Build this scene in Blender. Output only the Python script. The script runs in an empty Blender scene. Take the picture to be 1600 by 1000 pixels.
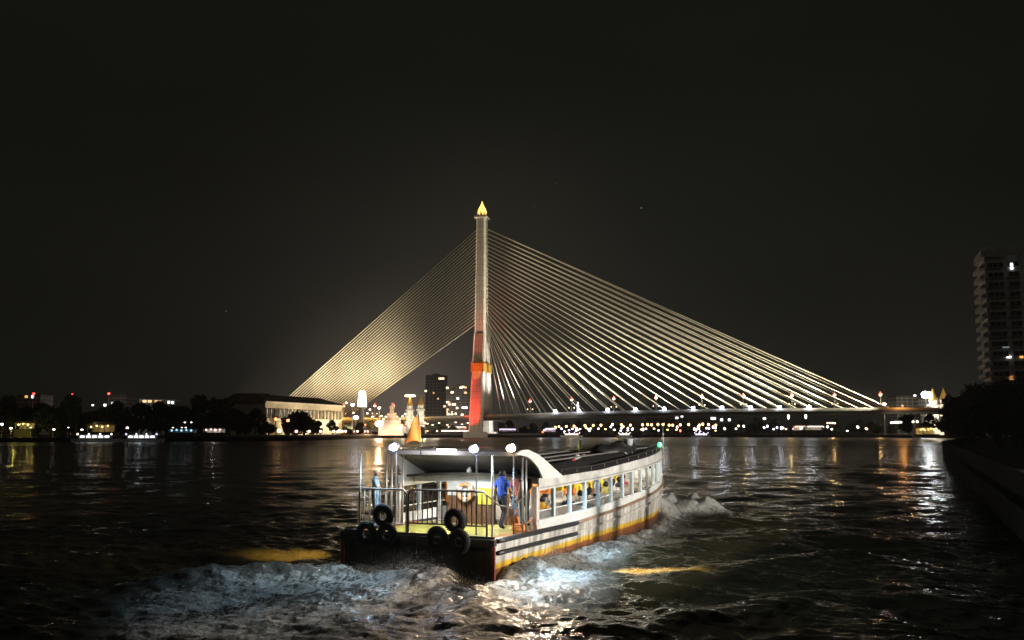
import bpy, math, random
import numpy as np
from mathutils import Vector, Matrix
random.seed(7); RNG = np.random.RandomState(11)
S = bpy.context.scene
COL = S.collection
R = math.radians

# ------------------------------------------------------------------ camera, sky, moon, exposure
F, CAMZ, HOR = 1500.0, 3.9, 674.0                 # focal length in px of a 1600 px wide frame, eye height, horizon row
PITCH = math.atan((HOR - 500) / F)
cd = bpy.data.cameras.new("camera"); cam = bpy.data.objects.new("camera", cd); COL.objects.link(cam)
cd.sensor_width = 36; cd.lens = 36 * F / 1600; cd.clip_start = .1; cd.clip_end = 9000
cam.location = (0, 0, CAMZ); cam.rotation_euler = (math.pi / 2 + PITCH, 0, 0)
S.camera = cam
S.view_settings.view_transform = 'Standard'; S.view_settings.look = 'None'
S.view_settings.exposure = 0; S.view_settings.gamma = 1
S.cycles.use_denoising = True
S.cycles.max_bounces = 6; S.cycles.diffuse_bounces = 2; S.cycles.glossy_bounces = 3
S.cycles.transmission_bounces = 3; S.cycles.sample_clamp_indirect = 6; S.cycles.caustics_reflective = False
S.cycles.caustics_refractive = False

def pdir(px, py):
    v = Vector(((px - 800) / F, math.cos(PITCH) - math.sin(PITCH) * (500 - py) / F, math.sin(PITCH) + math.cos(PITCH) * (500 - py) / F))
    return v / v.y
def at(px, py, depth): return Vector((0, 0, CAMZ)) + pdir(px, py) * depth
def at_z(px, py, z):
    v = pdir(px, py); return Vector((0, 0, CAMZ)) + v * ((z - CAMZ) / v.z)

W = bpy.data.worlds.new("World"); S.world = W; W.use_nodes = True
nt = W.node_tree; nt.nodes.clear()
def N(nt, t, **k):
    n = nt.nodes.new(t)
    for a, b in k.items(): setattr(n, a, b)
    return n
out = N(nt, 'ShaderNodeOutputWorld'); add = N(nt, 'ShaderNodeAddShader'); add2 = N(nt, 'ShaderNodeAddShader')
sky = N(nt, 'ShaderNodeTexSky', sky_type='NISHITA', sun_disc=False, sun_elevation=R(-12), sun_rotation=R(160))
b0 = N(nt, 'ShaderNodeBackground'); b0.inputs['Strength'].default_value = .05
nt.links.new(sky.outputs[0], b0.inputs[0])
b1 = N(nt, 'ShaderNodeBackground'); b1.inputs[0].default_value = (.0054, .0056, .0040, 1)
tc = N(nt, 'ShaderNodeTexCoord')
def glow(px, py, power, col, k):
    "city glow in the night sky, brightest in one compass direction"
    d = pdir(px, py).normalized()
    dp = N(nt, 'ShaderNodeVectorMath', operation='DOT_PRODUCT'); dp.inputs[1].default_value = d
    nt.links.new(tc.outputs['Generated'], dp.inputs[0])
    cl = N(nt, 'ShaderNodeMath', operation='MAXIMUM'); cl.inputs[1].default_value = 0
    nt.links.new(dp.outputs['Value'], cl.inputs[0])
    pw = N(nt, 'ShaderNodeMath', operation='POWER'); pw.inputs[1].default_value = power
    nt.links.new(cl.outputs[0], pw.inputs[0])
    ml = N(nt, 'ShaderNodeMath', operation='MULTIPLY'); ml.inputs[1].default_value = k
    nt.links.new(pw.outputs[0], ml.inputs[0])
    b = N(nt, 'ShaderNodeBackground'); b.inputs[0].default_value = (*col, 1)
    nt.links.new(ml.outputs[0], b.inputs[1]); return b
nt.links.new(b0.outputs[0], add.inputs[0]); nt.links.new(b1.outputs[0], add.inputs[1])
last = add
for g in (glow(640, 650, 110, (1, .82, .70), .030), glow(625, 650, 420, (1, .78, .64), .075), glow(900, 600, 26, (.94, 1, .94), .0045)):
    a = N(nt, 'ShaderNodeAddShader'); nt.links.new(last.outputs[0], a.inputs[0]); nt.links.new(g.outputs[0], a.inputs[1]); last = a
nt.links.new(last.outputs[0], out.inputs[0])
cn = N(nt, 'ShaderNodeTexNoise'); cn.inputs['Scale'].default_value = 2.2; cn.inputs['Detail'].default_value = 5; mpc = N(nt, 'ShaderNodeMapping'); mpc.inputs['Scale'].default_value = (1, 1, 3)
nt.links.new(tc.outputs['Generated'], mpc.inputs[0]); nt.links.new(mpc.outputs[0], cn.inputs['Vector'])
cr = N(nt, 'ShaderNodeMapRange'); cr.inputs[1].default_value = .3; cr.inputs[2].default_value = .7; cr.inputs[3].default_value = .8; cr.inputs[4].default_value = 1.25
nt.links.new(cn.outputs['Fac'], cr.inputs[0]); nt.links.new(cr.outputs[0], b1.inputs[1])   # thin uneven night cloud

sd = bpy.data.lights.new("night_fill", 'SUN'); sd.energy = .034; sd.angle = R(.5); sd.color = (1, .95, .86)
so = bpy.data.objects.new("night_fill", sd); COL.objects.link(so)
so.rotation_euler = (R(52), 0, R(28))              # added fill for tower and banks, from behind the camera, from the right

# ------------------------------------------------------------------ materials
MATS = {}
def mat(name, col=(.5, .5, .5), rough=.6, metal=0, emit=None, strength=0, var=0, scale=4, bump=0, coord='Object'):
    if name in MATS: return MATS[name]
    m = bpy.data.materials.new(name); m.use_nodes = True
    t = m.node_tree; p = t.nodes['Principled BSDF']
    p.inputs['Base Color'].default_value = (*col, 1); p.inputs['Roughness'].default_value = rough; p.inputs['Metallic'].default_value = metal
    if emit:
        p.inputs['Emission Color'].default_value = (*emit, 1); p.inputs['Emission Strength'].default_value = strength
    if var or bump:
        c = N(t, 'ShaderNodeTexCoord'); n = N(t, 'ShaderNodeTexNoise'); n.inputs['Scale'].default_value = scale; n.inputs['Detail'].default_value = 6
        t.links.new(c.outputs[coord], n.inputs['Vector'])
        if var:
            r = N(t, 'ShaderNodeMapRange'); r.inputs[1].default_value = .3; r.inputs[2].default_value = .7
            r.inputs[3].default_value = 1 - var; r.inputs[4].default_value = 1 + var * .5
            t.links.new(n.outputs['Fac'], r.inputs[0])
            x = N(t, 'ShaderNodeMix', data_type='RGBA', blend_type='MULTIPLY'); x.inputs[0].default_value = 1
            x.inputs[6].default_value = (*col, 1)
            t.links.new(r.outputs[0], x.inputs[7]); t.links.new(x.outputs[2], p.inputs['Base Color'])
        if bump:
            b = N(t, 'ShaderNodeBump'); b.inputs['Strength'].default_value = bump; b.inputs['Distance'].default_value = .05
            t.links.new(n.outputs['Fac'], b.inputs['Height']); t.links.new(b.outputs[0], p.inputs['Normal'])
    MATS[name] = m; return m
def lampmat(name, col, k): return mat(name, (.8, .8, .8), .4, emit=col, strength=k)

M = dict(
    paint=mat('white_paint', (.72, .74, .72), .45, var=.18, scale=3),
    paintb=mat('pale_blue_paint', (.62, .74, .78), .45, var=.15, scale=5),
    steel=mat('galvanised_steel', (.55, .55, .53), .35, .6, var=.2, scale=8),
    darksteel=mat('dark_steel', (.07, .06, .055), .5, .4, var=.3, scale=9),
    rubber=mat('tyre_rubber', (.012, .012, .012), .75, var=.3, scale=20, bump=.3),
    railblack=mat('fender_rubber', (.03, .03, .032), .45, var=.3, scale=6),
    wood=mat('brown_wood', (.19, .10, .055), .5, var=.35, scale=6),
    roofdark=mat('dark_roof_felt', (.045, .042, .038), .8, var=.5, scale=1.5, bump=.2),
    yellow=mat('yellow_board', (.75, .62, .06), .55, var=.15),
    concrete=mat('pale_concrete', (.46, .44, .41), .8, var=.15, scale=.12),
    deckconc=mat('bridge_deck_concrete', (.20, .195, .185), .8, var=.2, scale=.1),
    cable=mat('cable_sheath', (.62, .60, .50), .5, var=.12, scale=.05),
    gold=mat('gold_leaf', (.80, .52, .12), .35, .5, var=.2, scale=2),
    whitewash=mat('whitewashed_stone', (.76, .74, .70), .7, var=.12, scale=.6),
    cream=mat('cream_wall', (.70, .63, .50), .75, var=.12, scale=.3),
    rooftile=mat('dull_roof_tile', (.16, .12, .09), .75, var=.3, scale=1.2),
    dark=mat('dark_facade', (.10, .095, .09), .7, var=.25, scale=.2),
    glass=mat('dark_glass', (.012, .014, .016), .1),
    leaf=mat('foliage', (.045, .06, .025), .7, var=.5, scale=.4),
    leafy=mat('yellow_green_foliage', (.10, .10, .025), .7, var=.5, scale=.5),
    bark=mat('bark', (.07, .05, .035), .9, var=.3),
    ground=mat('dark_earth', (.022, .021, .018), .95, var=.4, scale=.15),
    orange=mat('orange_cloth', (.85, .27, .04), .7, var=.12, scale=6),
    skin=mat('skin', (.45, .26, .17), .55),
    hair=mat('black_hair', (.012, .010, .009), .5),
)

# ------------------------------------------------------------------ mesh builder
class MB:
    def __init__(s): s.v = []; s.f = []; s.m = []
    def add(s, vs, fs, mi=0):
        o = len(s.v); s.v += [tuple(v) for v in vs]; s.f += [tuple(i + o for i in f) for f in fs]; s.m += [mi] * len(fs); return s
    def box(s, c, d, mi=0, rz=0):
        x, y, z = d[0] / 2, d[1] / 2, d[2] / 2; ca, sa = math.cos(rz), math.sin(rz)
        vs = []
        for k in range(8):
            a, b, e = (x if k & 1 else -x), (y if k & 2 else -y), (z if k & 4 else -z)
            vs.append((c[0] + a * ca - b * sa, c[1] + a * sa + b * ca, c[2] + e))
        return s.add(vs, [(0, 2, 3, 1), (4, 5, 7, 6), (0, 1, 5, 4), (2, 6, 7, 3), (0, 4, 6, 2), (1, 3, 7, 5)], mi)
    def tube(s, pts, r, n=8, mi=0, cap=True):
        pts = [Vector(p) for p in pts]; rs = r if isinstance(r, (list, tuple)) else [r] * len(pts)
        o = len(s.v); up0 = None
        for i, p in enumerate(pts):
            d = (pts[min(i + 1, len(pts) - 1)] - pts[max(i - 1, 0)]).normalized()
            u = d.orthogonal().normalized() if up0 is None else (up0 - d * up0.dot(d)).normalized()
            up0 = u; w = d.cross(u)
            for k in range(n):
                a = 2 * math.pi * k / n; s.v.append(tuple(p + (u * math.cos(a) + w * math.sin(a)) * rs[i]))
        for i in range(len(pts) - 1):
            for k in range(n):
                s.f.append((o + i * n + k, o + i * n + (k + 1) % n, o + (i + 1) * n + (k + 1) % n, o + (i + 1) * n + k)); s.m.append(mi)
        if cap:
            s.f.append(tuple(o + k for k in range(n))[::-1]); s.m.append(mi)
            s.f.append(tuple(o + (len(pts) - 1) * n + k for k in range(n))); s.m.append(mi)
        return s
    def lathe(s, prof, n=12, c=(0, 0, 0), mi=0):
        o = len(s.v)
        for r, z in prof:
            for k in range(n):
                a = 2 * math.pi * (k + .5) / n; s.v.append((c[0] + r * math.cos(a), c[1] + r * math.sin(a), c[2] + z))
        for i in range(len(prof) - 1):
            for k in range(n):
                s.f.append((o + i * n + k, o + i * n + (k + 1) % n, o + (i + 1) * n + (k + 1) % n, o + (i + 1) * n + k)); s.m.append(mi)
        s.f.append(tuple(o + k for k in range(n))[::-1]); s.m.append(mi)
        s.f.append(tuple(o + (len(prof) - 1) * n + k for k in range(n))); s.m.append(mi)
        return s
    def sphere(s, c, r, n=10, mi=0, sc=(1, 1, 1)):
        o = len(s.v); rows = max(4, n // 2 + 1)
        for i in range(rows + 1):
            t = math.pi * i / rows
            for k in range(n):
                a = 2 * math.pi * k / n
                s.v.append((c[0] + r * sc[0] * math.sin(t) * math.cos(a), c[1] + r * sc[1] * math.sin(t) * math.sin(a), c[2] + r * sc[2] * math.cos(t)))
        for i in range(rows):
            for k in range(n):
                s.f.append((o + (i + 1) * n + k, o + (i + 1) * n + (k + 1) % n, o + i * n + (k + 1) % n, o + i * n + k)); s.m.append(mi)
        return s
    def torus(s, c, R0, r, ax='y', n=28, k=10, mi=0, sq=1.0):
        o = len(s.v)
        for i in range(n):
            a = 2 * math.pi * i / n
            for j in range(k):
                b = 2 * math.pi * j / k; q = R0 + r * math.cos(b); h = r * sq * math.sin(b)
                p = {'y': (q * math.cos(a), h, q * math.sin(a)), 'z': (q * math.cos(a), q * math.sin(a), h)}[ax]
                s.v.append((c[0] + p[0], c[1] + p[1], c[2] + p[2]))
        for i in range(n):
            for j in range(k):
                s.f.append((o + i * k + j, o + i * k + (j + 1) % k, o + ((i + 1) % n) * k + (j + 1) % k, o + ((i + 1) % n) * k + j)); s.m.append(mi)
        return s
    def loft(s, rows, mi=0, close=False):
        "rows of equal-length point lists joined into a sheet"
        o = len(s.v); n = len(rows[0])
        for r in rows: s.v += [tuple(p) for p in r]
        for i in range(len(rows) - 1):
            for k in range(n if close else n - 1):
                k2 = (k + 1) % n
                s.f.append((o + i * n + k, o + i * n + k2, o + (i + 1) * n + k2, o + (i + 1) * n + k)); s.m.append(mi)
        return s
    def prism(s, poly, off, mi=0):
        "closed outline moved along off, capped"
        n = len(poly); off = Vector(off); o = len(s.v)
        s.v += [tuple(p) for p in poly] + [tuple(Vector(p) + off) for p in poly]
        s.f.append(tuple(o + i for i in range(n))[::-1]); s.f.append(tuple(o + n + i for i in range(n))); s.m += [mi] * 2
        for i in range(n):
            s.f.append((o + i, o + (i + 1) % n, o + n + (i + 1) % n, o + n + i)); s.m.append(mi)
        return s
    def build(s, name, m, parent=None, smooth=False, loc=None):
        me = bpy.data.meshes.new(name); me.from_pydata(s.v, [], s.f)
        ms = m if isinstance(m, (list, tuple)) else [m]
        for x in ms: me.materials.append(x)
        if len(ms) > 1: me.polygons.foreach_set('material_index', s.m)
        if smooth: me.polygons.foreach_set('use_smooth', [True] * len(s.f))
        import bmesh
        b = bmesh.new(); b.from_mesh(me); bmesh.ops.recalc_face_normals(b, faces=b.faces); b.to_mesh(me); b.free()
        o = bpy.data.objects.new(name, me); COL.objects.link(o)
        if parent: o.parent = parent
        if loc is not None: o.location = loc
        return o
def tag(o, label, cat, group=None):
    o['label'] = label; o['category'] = cat
    if group: o['group'] = group
    return o
def thing(name, label, cat, loc=(0, 0, 0), rz=0, group=None):
    o = bpy.data.objects.new(name, None); COL.objects.link(o); o.location = loc; o.rotation_euler = (0, 0, rz)
    return tag(o, label, cat, group)
KIDS = {}
def dup(root, loc, rz=0, label=None, scale=None):
    def cp(o, par):
        c = o.copy(); COL.objects.link(c)
        if par: c.parent = par
        for ch in o.children: cp(ch, c)
        return c
    r = cp(root, None); r.location = loc; r.rotation_euler = (0, 0, rz)
    if scale: r.scale = (scale,) * 3
    if label: r['label'] = label
    return r
def structure(o): o['kind'] = 'structure'; return o
def stuff(o): o['kind'] = 'stuff'; return o
def light(name, kind, loc, energy, col, target=None, parent=None, size=.2, angle=60, blend=.6):
    d = bpy.data.lights.new(name, kind); d.energy = energy; d.color = col
    if kind in ('POINT', 'SPOT'): d.shadow_soft_size = size
    if kind == 'SPOT': d.spot_size = R(angle); d.spot_blend = blend
    o = bpy.data.objects.new(name, d); COL.objects.link(o); o.location = loc
    if target is not None: o.rotation_euler = (Vector(target) - Vector(loc)).to_track_quat('-Z', 'Y').to_euler()
    if parent: o.parent = parent
    return o
ORD = ['first', 'second', 'third', 'fourth', 'fifth', 'sixth', 'seventh', 'eighth', 'ninth', 'tenth', 'eleventh', 'twelfth', 'thirteenth', 'fourteenth', 'fifteenth',
       'sixteenth', 'seventeenth', 'eighteenth', 'nineteenth', 'twentieth', 'twenty-first', 'twenty-second', 'twenty-third', 'twenty-fourth', 'twenty-fifth', 'twenty-sixth', 'twenty-seventh', 'twenty-eighth', 'twenty-ninth', 'thirtieth']
ORD += [t + '-' + u for t in ('thirty', 'forty', 'fifty') for u in ORD[:9]]

# ------------------------------------------------------------------ ferry frame
TH = R(26); HW = 2.45
AX = Vector((math.sin(TH), math.cos(TH), 0)); SX = Vector((math.cos(TH), -math.sin(TH), 0))
FO = Vector((-.42, 26.0, 0)) - SX * HW
def B(x, y, z): return FO + SX * x + AX * y + Vector((0, 0, z))
FRZ = -TH
def hw(y): return HW if y < 10 else HW * (1 - min(1, (y - 10) / 11.5) ** 2.5)
def ip(tab, y): return float(np.interp(y, [a for a, b in tab], [b for a, b in tab]))
SHEER = [(0, 1.06), (5.5, 1.06), (9, 1.2), (12, 1.38), (16.5, 1.65), (21.5, 2.0)]
SILL = [(2.7, 1.28), (7.8, 1.35), (11.2, 1.53), (16.5, 1.82), (21.5, 2.15)]
FB = [(2.8, 2.17), (7.8, 2.28), (11.3, 2.42), (16.5, 2.64), (21.5, 2.85)]
FT = [(2.8, 2.53), (4.5, 2.54), (7.8, 2.6), (11.3, 2.8), (16.5, 3.06), (21.5, 3.25)]
DECK = 1.05

# ------------------------------------------------------------------ water
def vnoise(x, y, seed=0):
    xi = np.floor(x).astype(np.int64); yi = np.floor(y).astype(np.int64); fx = x - xi; fy = y - yi
    fx = fx * fx * (3 - 2 * fx); fy = fy * fy * (3 - 2 * fy)
    def h(a, b):
        n = (a * 374761393 + b * 668265263 + seed * 1442695041) & 0xffffffff
        n = ((n ^ (n >> 13)) * 1274126177) & 0xffffffff
        return ((n ^ (n >> 16)) & 0xffff) / 65535.0
    return (h(xi, yi) * (1 - fx) + h(xi + 1, yi) * fx) * (1 - fy) + (h(xi, yi + 1) * (1 - fx) + h(xi + 1, yi + 1) * fx) * fy
def fbm(x, y, oct=4, seed=0):
    r = 0; a = .5; t = 0
    for i in range(oct):
        r = r + a * vnoise(x, y, seed + i * 17); t += a; a *= .55; x = x * 2.03 + 11.3; y = y * 2.03 - 7.1
    return r / t
def polyline_dist(X, Y, pts):
    best = np.full(X.shape, 1e9); par = np.zeros(X.shape); L = 0; tot = sum((Vector(b) - Vector(a)).length for a, b in zip(pts[:-1], pts[1:]))
    for (ax, ay), (bx, by) in zip(pts[:-1], pts[1:]):
        dx, dy = bx - ax, by - ay; l2 = dx * dx + dy * dy
        t = np.clip(((X - ax) * dx + (Y - ay) * dy) / l2, 0, 1)
        d = np.hypot(X - ax - t * dx, Y - ay - t * dy); l = math.sqrt(l2)
        k = d < best; best = np.where(k, d, best); par = np.where(k, (L + t * l) / tot, par); L += l
    return best, par
def in_poly(X, Y, pts):
    r = np.zeros(X.shape, bool); n = len(pts)
    for i in range(n):
        (x1, y1), (x2, y2) = pts[i], pts[(i + 1) % n]
        c = ((y1 > Y) != (y2 > Y)) & (X < (x2 - x1) * (Y - y1) / (y2 - y1 + 1e-12) + x1); r ^= c
    return r
def soft_poly(X, Y, px, soft):
    pts = [tuple(at_z(a, b, 0).xy) for a, b in px]
    ins = in_poly(X, Y, pts); d, _ = polyline_dist(X, Y, pts + [pts[0]])
    return np.clip(.5 + np.where(ins, d, -d) / soft, 0, 1)
def ridge(X, Y, px, width, h0, h1):
    pts = [tuple(at_z(a, b, 0).xy) for a, b in px]
    d, t = polyline_dist(X, Y, pts); return np.exp(-(d / width) ** 2) * (h0 + (h1 - h0) * t)

def make_water():
    rows = [.5, 3, 6, 9, 11.5, 13.5]
    rows += [CAMZ * F / (y - HOR) for y in np.arange(1012, 684, -.62)]
    rows += list(np.geomspace(rows[-1] * 1.05, 5200, 26))
    ang = np.concatenate([np.linspace(-180, -36, 40)[:-1], np.linspace(-36, 36, 760), np.linspace(36, 180, 40)[1:-1]])
    rows = np.array(rows); A, Rr = np.meshgrid(np.radians(ang), rows)
    X = Rr * np.sin(A); Y = Rr * np.cos(A)
    # make the rings straight rows of equal depth in front of the viewer, so that cells stay even
    fr = np.abs(A) < R(36.5); Y = np.where(fr, Rr, Y); X = np.where(fr, Rr * np.tan(np.clip(A, -R(36.5), R(36.5))), X)
    cell = np.gradient(Rr, axis=0); cell = np.maximum(cell, Rr * .0018)
    Z = np.zeros_like(X)
    for i in range(46):
        lam = .40 * (9 / .40) ** (i / 45.0); th = RNG.normal(1.3, .75); ph = RNG.rand() * 6.28; k = 2 * math.pi / lam
        amp = .0068 * lam ** .48
        fade = np.clip((lam / cell - 2.2) / 2.5, 0, 1)
        Z += amp * fade * np.sin(k * (X * math.cos(th) + Y * math.sin(th)) + ph + .6 * np.sin(k * .23 * (X * math.sin(th) - Y * math.cos(th)) + ph * 2))
    gust = .55 + .9 * fbm(X / 9, Y / 14, 3, 5); Z *= gust
    near = Rr < 90
    f = np.zeros_like(X)
    # wake: churned water behind the stern, port side
    c1 = [(300, 918), (430, 906), (545, 893), (640, 888), (705, 925), (735, 965), (760, 1010)]
    port = soft_poly(X, Y, [(150, 935), (300, 912), (450, 900), (540, 886), (650, 884), (712, 925), (765, 1012), (560, 1040), (260, 1040), (120, 1000)], 2.0)
    f = np.maximum(f, port * (.60 + .34 * fbm(X * .7, Y * .7, 4, 3)))
    f = np.maximum(f, ridge(X, Y, c1, .95, .30, 1.0))
    Z += ridge(X, Y, c1, .85, .26, .24) * (.6 + .8 * fbm(X * 1.3, Y * 1.3, 3, 8))
    # starboard side wash
    star = soft_poly(X, Y, [(690, 938), (772, 902), (860, 872), (930, 842), (1010, 812), (1060, 800), (1092, 806), (1040, 845), (975, 880), (965, 920), (985, 965), (940, 1012), (780, 1020)], 1.6)
    f = np.maximum(f, star * (.62 + .34 * fbm(X * .6, Y * .6, 4, 21)) * np.clip((Rr - 19.4) / 4.5, .38, 1))
    c2 = [(745, 930), (800, 905), (860, 880), (905, 858)]
    f = np.maximum(f, ridge(X, Y, c2, .75, .85, .75)); Z += ridge(X, Y, c2, .6, .14, .12)
    # stern trough
    tr = soft_poly(X, Y, [(690, 925), (735, 905), (770, 905), (745, 940), (712, 960)], .6); f *= 1 - .6 * tr; Z -= .12 * tr
    # bow wave
    c3 = [(1018, 806), (1045, 800), (1072, 800), (1096, 806)]
    bw = ridge(X, Y, c3, 1.6, 1.35, 1.25); f = np.maximum(f, bw); Z += ridge(X, Y, c3, 1.2, .80, .70) * (.45 + 1.1 * fbm(X * 1.4, Y * 1.4, 4, 63))
    c4 = [(905, 852), (960, 832), (1010, 812)]
    f = np.maximum(f, ridge(X, Y, c4, .9, .62, .55))
    # water thrown up along the hull
    lx = (X - FO.x) * SX.x + (Y - FO.y) * SX.y; ly = (X - FO.x) * AX.x + (Y - FO.y) * AX.y
    hwv = np.where(ly < 10, HW, HW * (1 - np.clip((ly - 10) / 11.5, 0, 1) ** 2.5)); inl = np.clip(ly * 2, 0, 1) * np.clip((21.5 - ly) * .7, 0, 1)
    hug = np.exp(-((np.abs(lx) - hwv - .15) / .45) ** 2) * inl; f = np.maximum(f, hug * .78); Z += hug * (.05 + .20 * fbm(X * 1.1, Y * 1.1, 3, 77))
    # far side foam line and wave train of the wake
    c5 = [(60, 945), (180, 925), (300, 914), (420, 903)]
    f = np.maximum(f, ridge(X, Y, c5, .55, .35, .62)); Z += ridge(X, Y, c5, .7, .10, .22)
    for q, (pts, w, h) in enumerate([([(960, 925), (1080, 905), (1220, 880), (1330, 868)], .9, .14), ([(980, 870), (1100, 850), (1230, 835), (1330, 828)], 1.1, .16), ([(940, 985), (1120, 960), (1300, 930), (1480, 920)], .8, .12)]):
        Z += ridge(X, Y, pts, w, h, h * .5)
    turb = np.clip(f, 0, 1) * np.clip(.35 / np.maximum(cell, .02), 0, 1)
    Z += turb * (.13 * (fbm(X * 1.1, Y * 1.1, 4, 31) - .5) + .07 * (fbm(X * 5.5, Y * 5.5, 3, 41) - .5))
    Z = np.where(near, Z, Z * 1.0)
    n, m = X.shape
    V = np.stack([X, Y, Z], -1).reshape(-1, 3)
    i, j = np.meshgrid(np.arange(n - 1), np.arange(m), indexing='ij'); j2 = (j + 1) % m
    Q = np.stack([i * m + j, i * m + j2, (i + 1) * m + j2, (i + 1) * m + j], -1).reshape(-1, 4)[:, ::-1]
    me = bpy.data.meshes.new('water')
    me.vertices.add(len(V)); me.vertices.foreach_set('co', V.astype(np.float32).ravel())
    me.loops.add(Q.size); me.loops.foreach_set('vertex_index', Q.astype(np.int32).ravel())
    me.polygons.add(len(Q)); me.polygons.foreach_set('loop_start', np.arange(0, Q.size, 4, dtype=np.int32))
    me.polygons.foreach_set('use_smooth', np.ones(len(Q), bool))
    me.update(calc_edges=True)
    rg_ = np.clip(.05 + .0028 * np.maximum(Rr - 25, 0) ** .8, .05, .34); at2 = me.attributes.new('ripple', 'FLOAT', 'POINT'); at2.data.foreach_set('value', rg_.astype(np.float32).ravel())
    at_ = me.attributes.new('foam', 'FLOAT', 'POINT'); at_.data.foreach_set('value', f.astype(np.float32).ravel())
    o = bpy.data.objects.new('water', me); COL.objects.link(o)
    m_ = bpy.data.materials.new('river_water'); m_.use_nodes = True; t = m_.node_tree; p = t.nodes['Principled BSDF']
    a = N(t, 'ShaderNodeAttribute', attribute_name='foam'); c = N(t, 'ShaderNodeTexCoord')
    def noise(sc, det, dist=0):
        q = N(t, 'ShaderNodeTexNoise'); q.inputs['Scale'].default_value = sc; q.inputs['Detail'].default_value = det; q.inputs['Distortion'].default_value = dist
        t.links.new(c.outputs['Object'], q.inputs['Vector']); return q
    def math_(op, x, y):
        q = N(t, 'ShaderNodeMath', operation=op)
        for k, v in enumerate((x, y)):
            if isinstance(v, (int, float)): q.inputs[k].default_value = v
            else: t.links.new(v, q.inputs[k])
        return q.outputs[0]
    mpf = N(t, 'ShaderNodeMapping'); mpf.inputs['Rotation'].default_value = (0, 0, TH); mpf.inputs['Scale'].default_value = (1.5, .5, 1); t.links.new(c.outputs['Object'], mpf.inputs[0])
    n1 = noise(2.2, 9, 1.6); t.links.new(mpf.outputs[0], n1.inputs['Vector']); n2 = noise(9, 7, 1.2); nz = noise(.55, 4, .8)
    s = math_('ADD', math_('MULTIPLY', n1.outputs['Fac'], 1.0), math_('ADD', math_('MULTIPLY', n2.outputs['Fac'], .7), math_('MULTIPLY', math_('SUBTRACT', nz.outputs['Fac'], .5), .7)))
    s = math_('ADD', math_('SUBTRACT', s, .86), math_('MULTIPLY', math_('SUBTRACT', a.outputs['Fac'], .62), 1.15))
    mr = N(t, 'ShaderNodeMapRange', interpolation_type='SMOOTHSTEP'); t.links.new(s, mr.inputs[0])
    mr.inputs[1].default_value = -.14; mr.inputs[2].default_value = .46
    fac = math_('MULTIPLY', mr.outputs[0], math_('MINIMUM', math_('MULTIPLY', a.outputs['Fac'], 6), 1))
    aer = math_('MINIMUM', math_('MAXIMUM', math_('MULTIPLY', math_('SUBTRACT', a.outputs['Fac'], .34), .95), 0), .24)
    fac = math_('MAXIMUM', fac, math_('MULTIPLY', aer, math_('ADD', .25, n1.outputs['Fac'])))
    mx = N(t, 'ShaderNodeMix', data_type='RGBA'); t.links.new(fac, mx.inputs[0])
    mx.inputs[6].default_value = (.020, .016, .008, 1); mx.inputs[7].default_value = (.50, .50, .47, 1)
    n4 = noise(17, 4, .3); bub = N(t, 'ShaderNodeMapRange'); t.links.new(n4.outputs['Fac'], bub.inputs[0]); bub.inputs[1].default_value = .35; bub.inputs[2].default_value = .62; bub.inputs[3].default_value = .42; bub.inputs[4].default_value = 1.15
    bm_ = N(t, 'ShaderNodeMix', data_type='RGBA', blend_type='MULTIPLY'); t.links.new(math_('MINIMUM', math_('MULTIPLY', fac, 2.5), 1), bm_.inputs[0]); t.links.new(mx.outputs[2], bm_.inputs[6]); t.links.new(bub.outputs[0], bm_.inputs[7])
    t.links.new(bm_.outputs[2], p.inputs['Base Color'])
    rpl = N(t, 'ShaderNodeAttribute', attribute_name='ripple'); mrr = N(t, 'ShaderNodeMapRange'); t.links.new(fac, mrr.inputs[0]); t.links.new(rpl.outputs['Fac'], mrr.inputs[3]); mrr.inputs[4].default_value = .75; mrr.inputs[2].default_value = .7
    t.links.new(mrr.outputs[0], p.inputs['Roughness']); p.inputs['IOR'].default_value = 1.33; p.inputs['Specular IOR Level'].default_value = .38
    nb = noise(2.4, 6, .3); b1_ = N(t, 'ShaderNodeBump'); b1_.inputs['Distance'].default_value = .12; t.links.new(math_('SUBTRACT', .55, math_('MULTIPLY', fac, .4)), b1_.inputs['Strength'])
    t.links.new(nb.outputs['Fac'], b1_.inputs['Height'])
    b2_ = N(t, 'ShaderNodeBump'); b2_.inputs['Distance'].default_value = .035; t.links.new(n2.outputs['Fac'], b2_.inputs['Height'])
    t.links.new(math_('ADD', math_('MULTIPLY', fac, .5), .25), b2_.inputs['Strength']); t.links.new(b1_.outputs[0], b2_.inputs['Normal'])
    n3 = noise(5.2, 4, .5); b3_ = N(t, 'ShaderNodeBump'); b3_.inputs['Distance'].default_value = .06; t.links.new(math_('SUBTRACT', .75, math_('MULTIPLY', fac, .45)), b3_.inputs['Strength'])
    t.links.new(n3.outputs['Fac'], b3_.inputs['Height']); t.links.new(b2_.outputs[0], b3_.inputs['Normal'])
    t.links.new(b3_.outputs[0], p.inputs['Normal'])
    me.materials.append(m_)
    return structure(o)
make_water()

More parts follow.
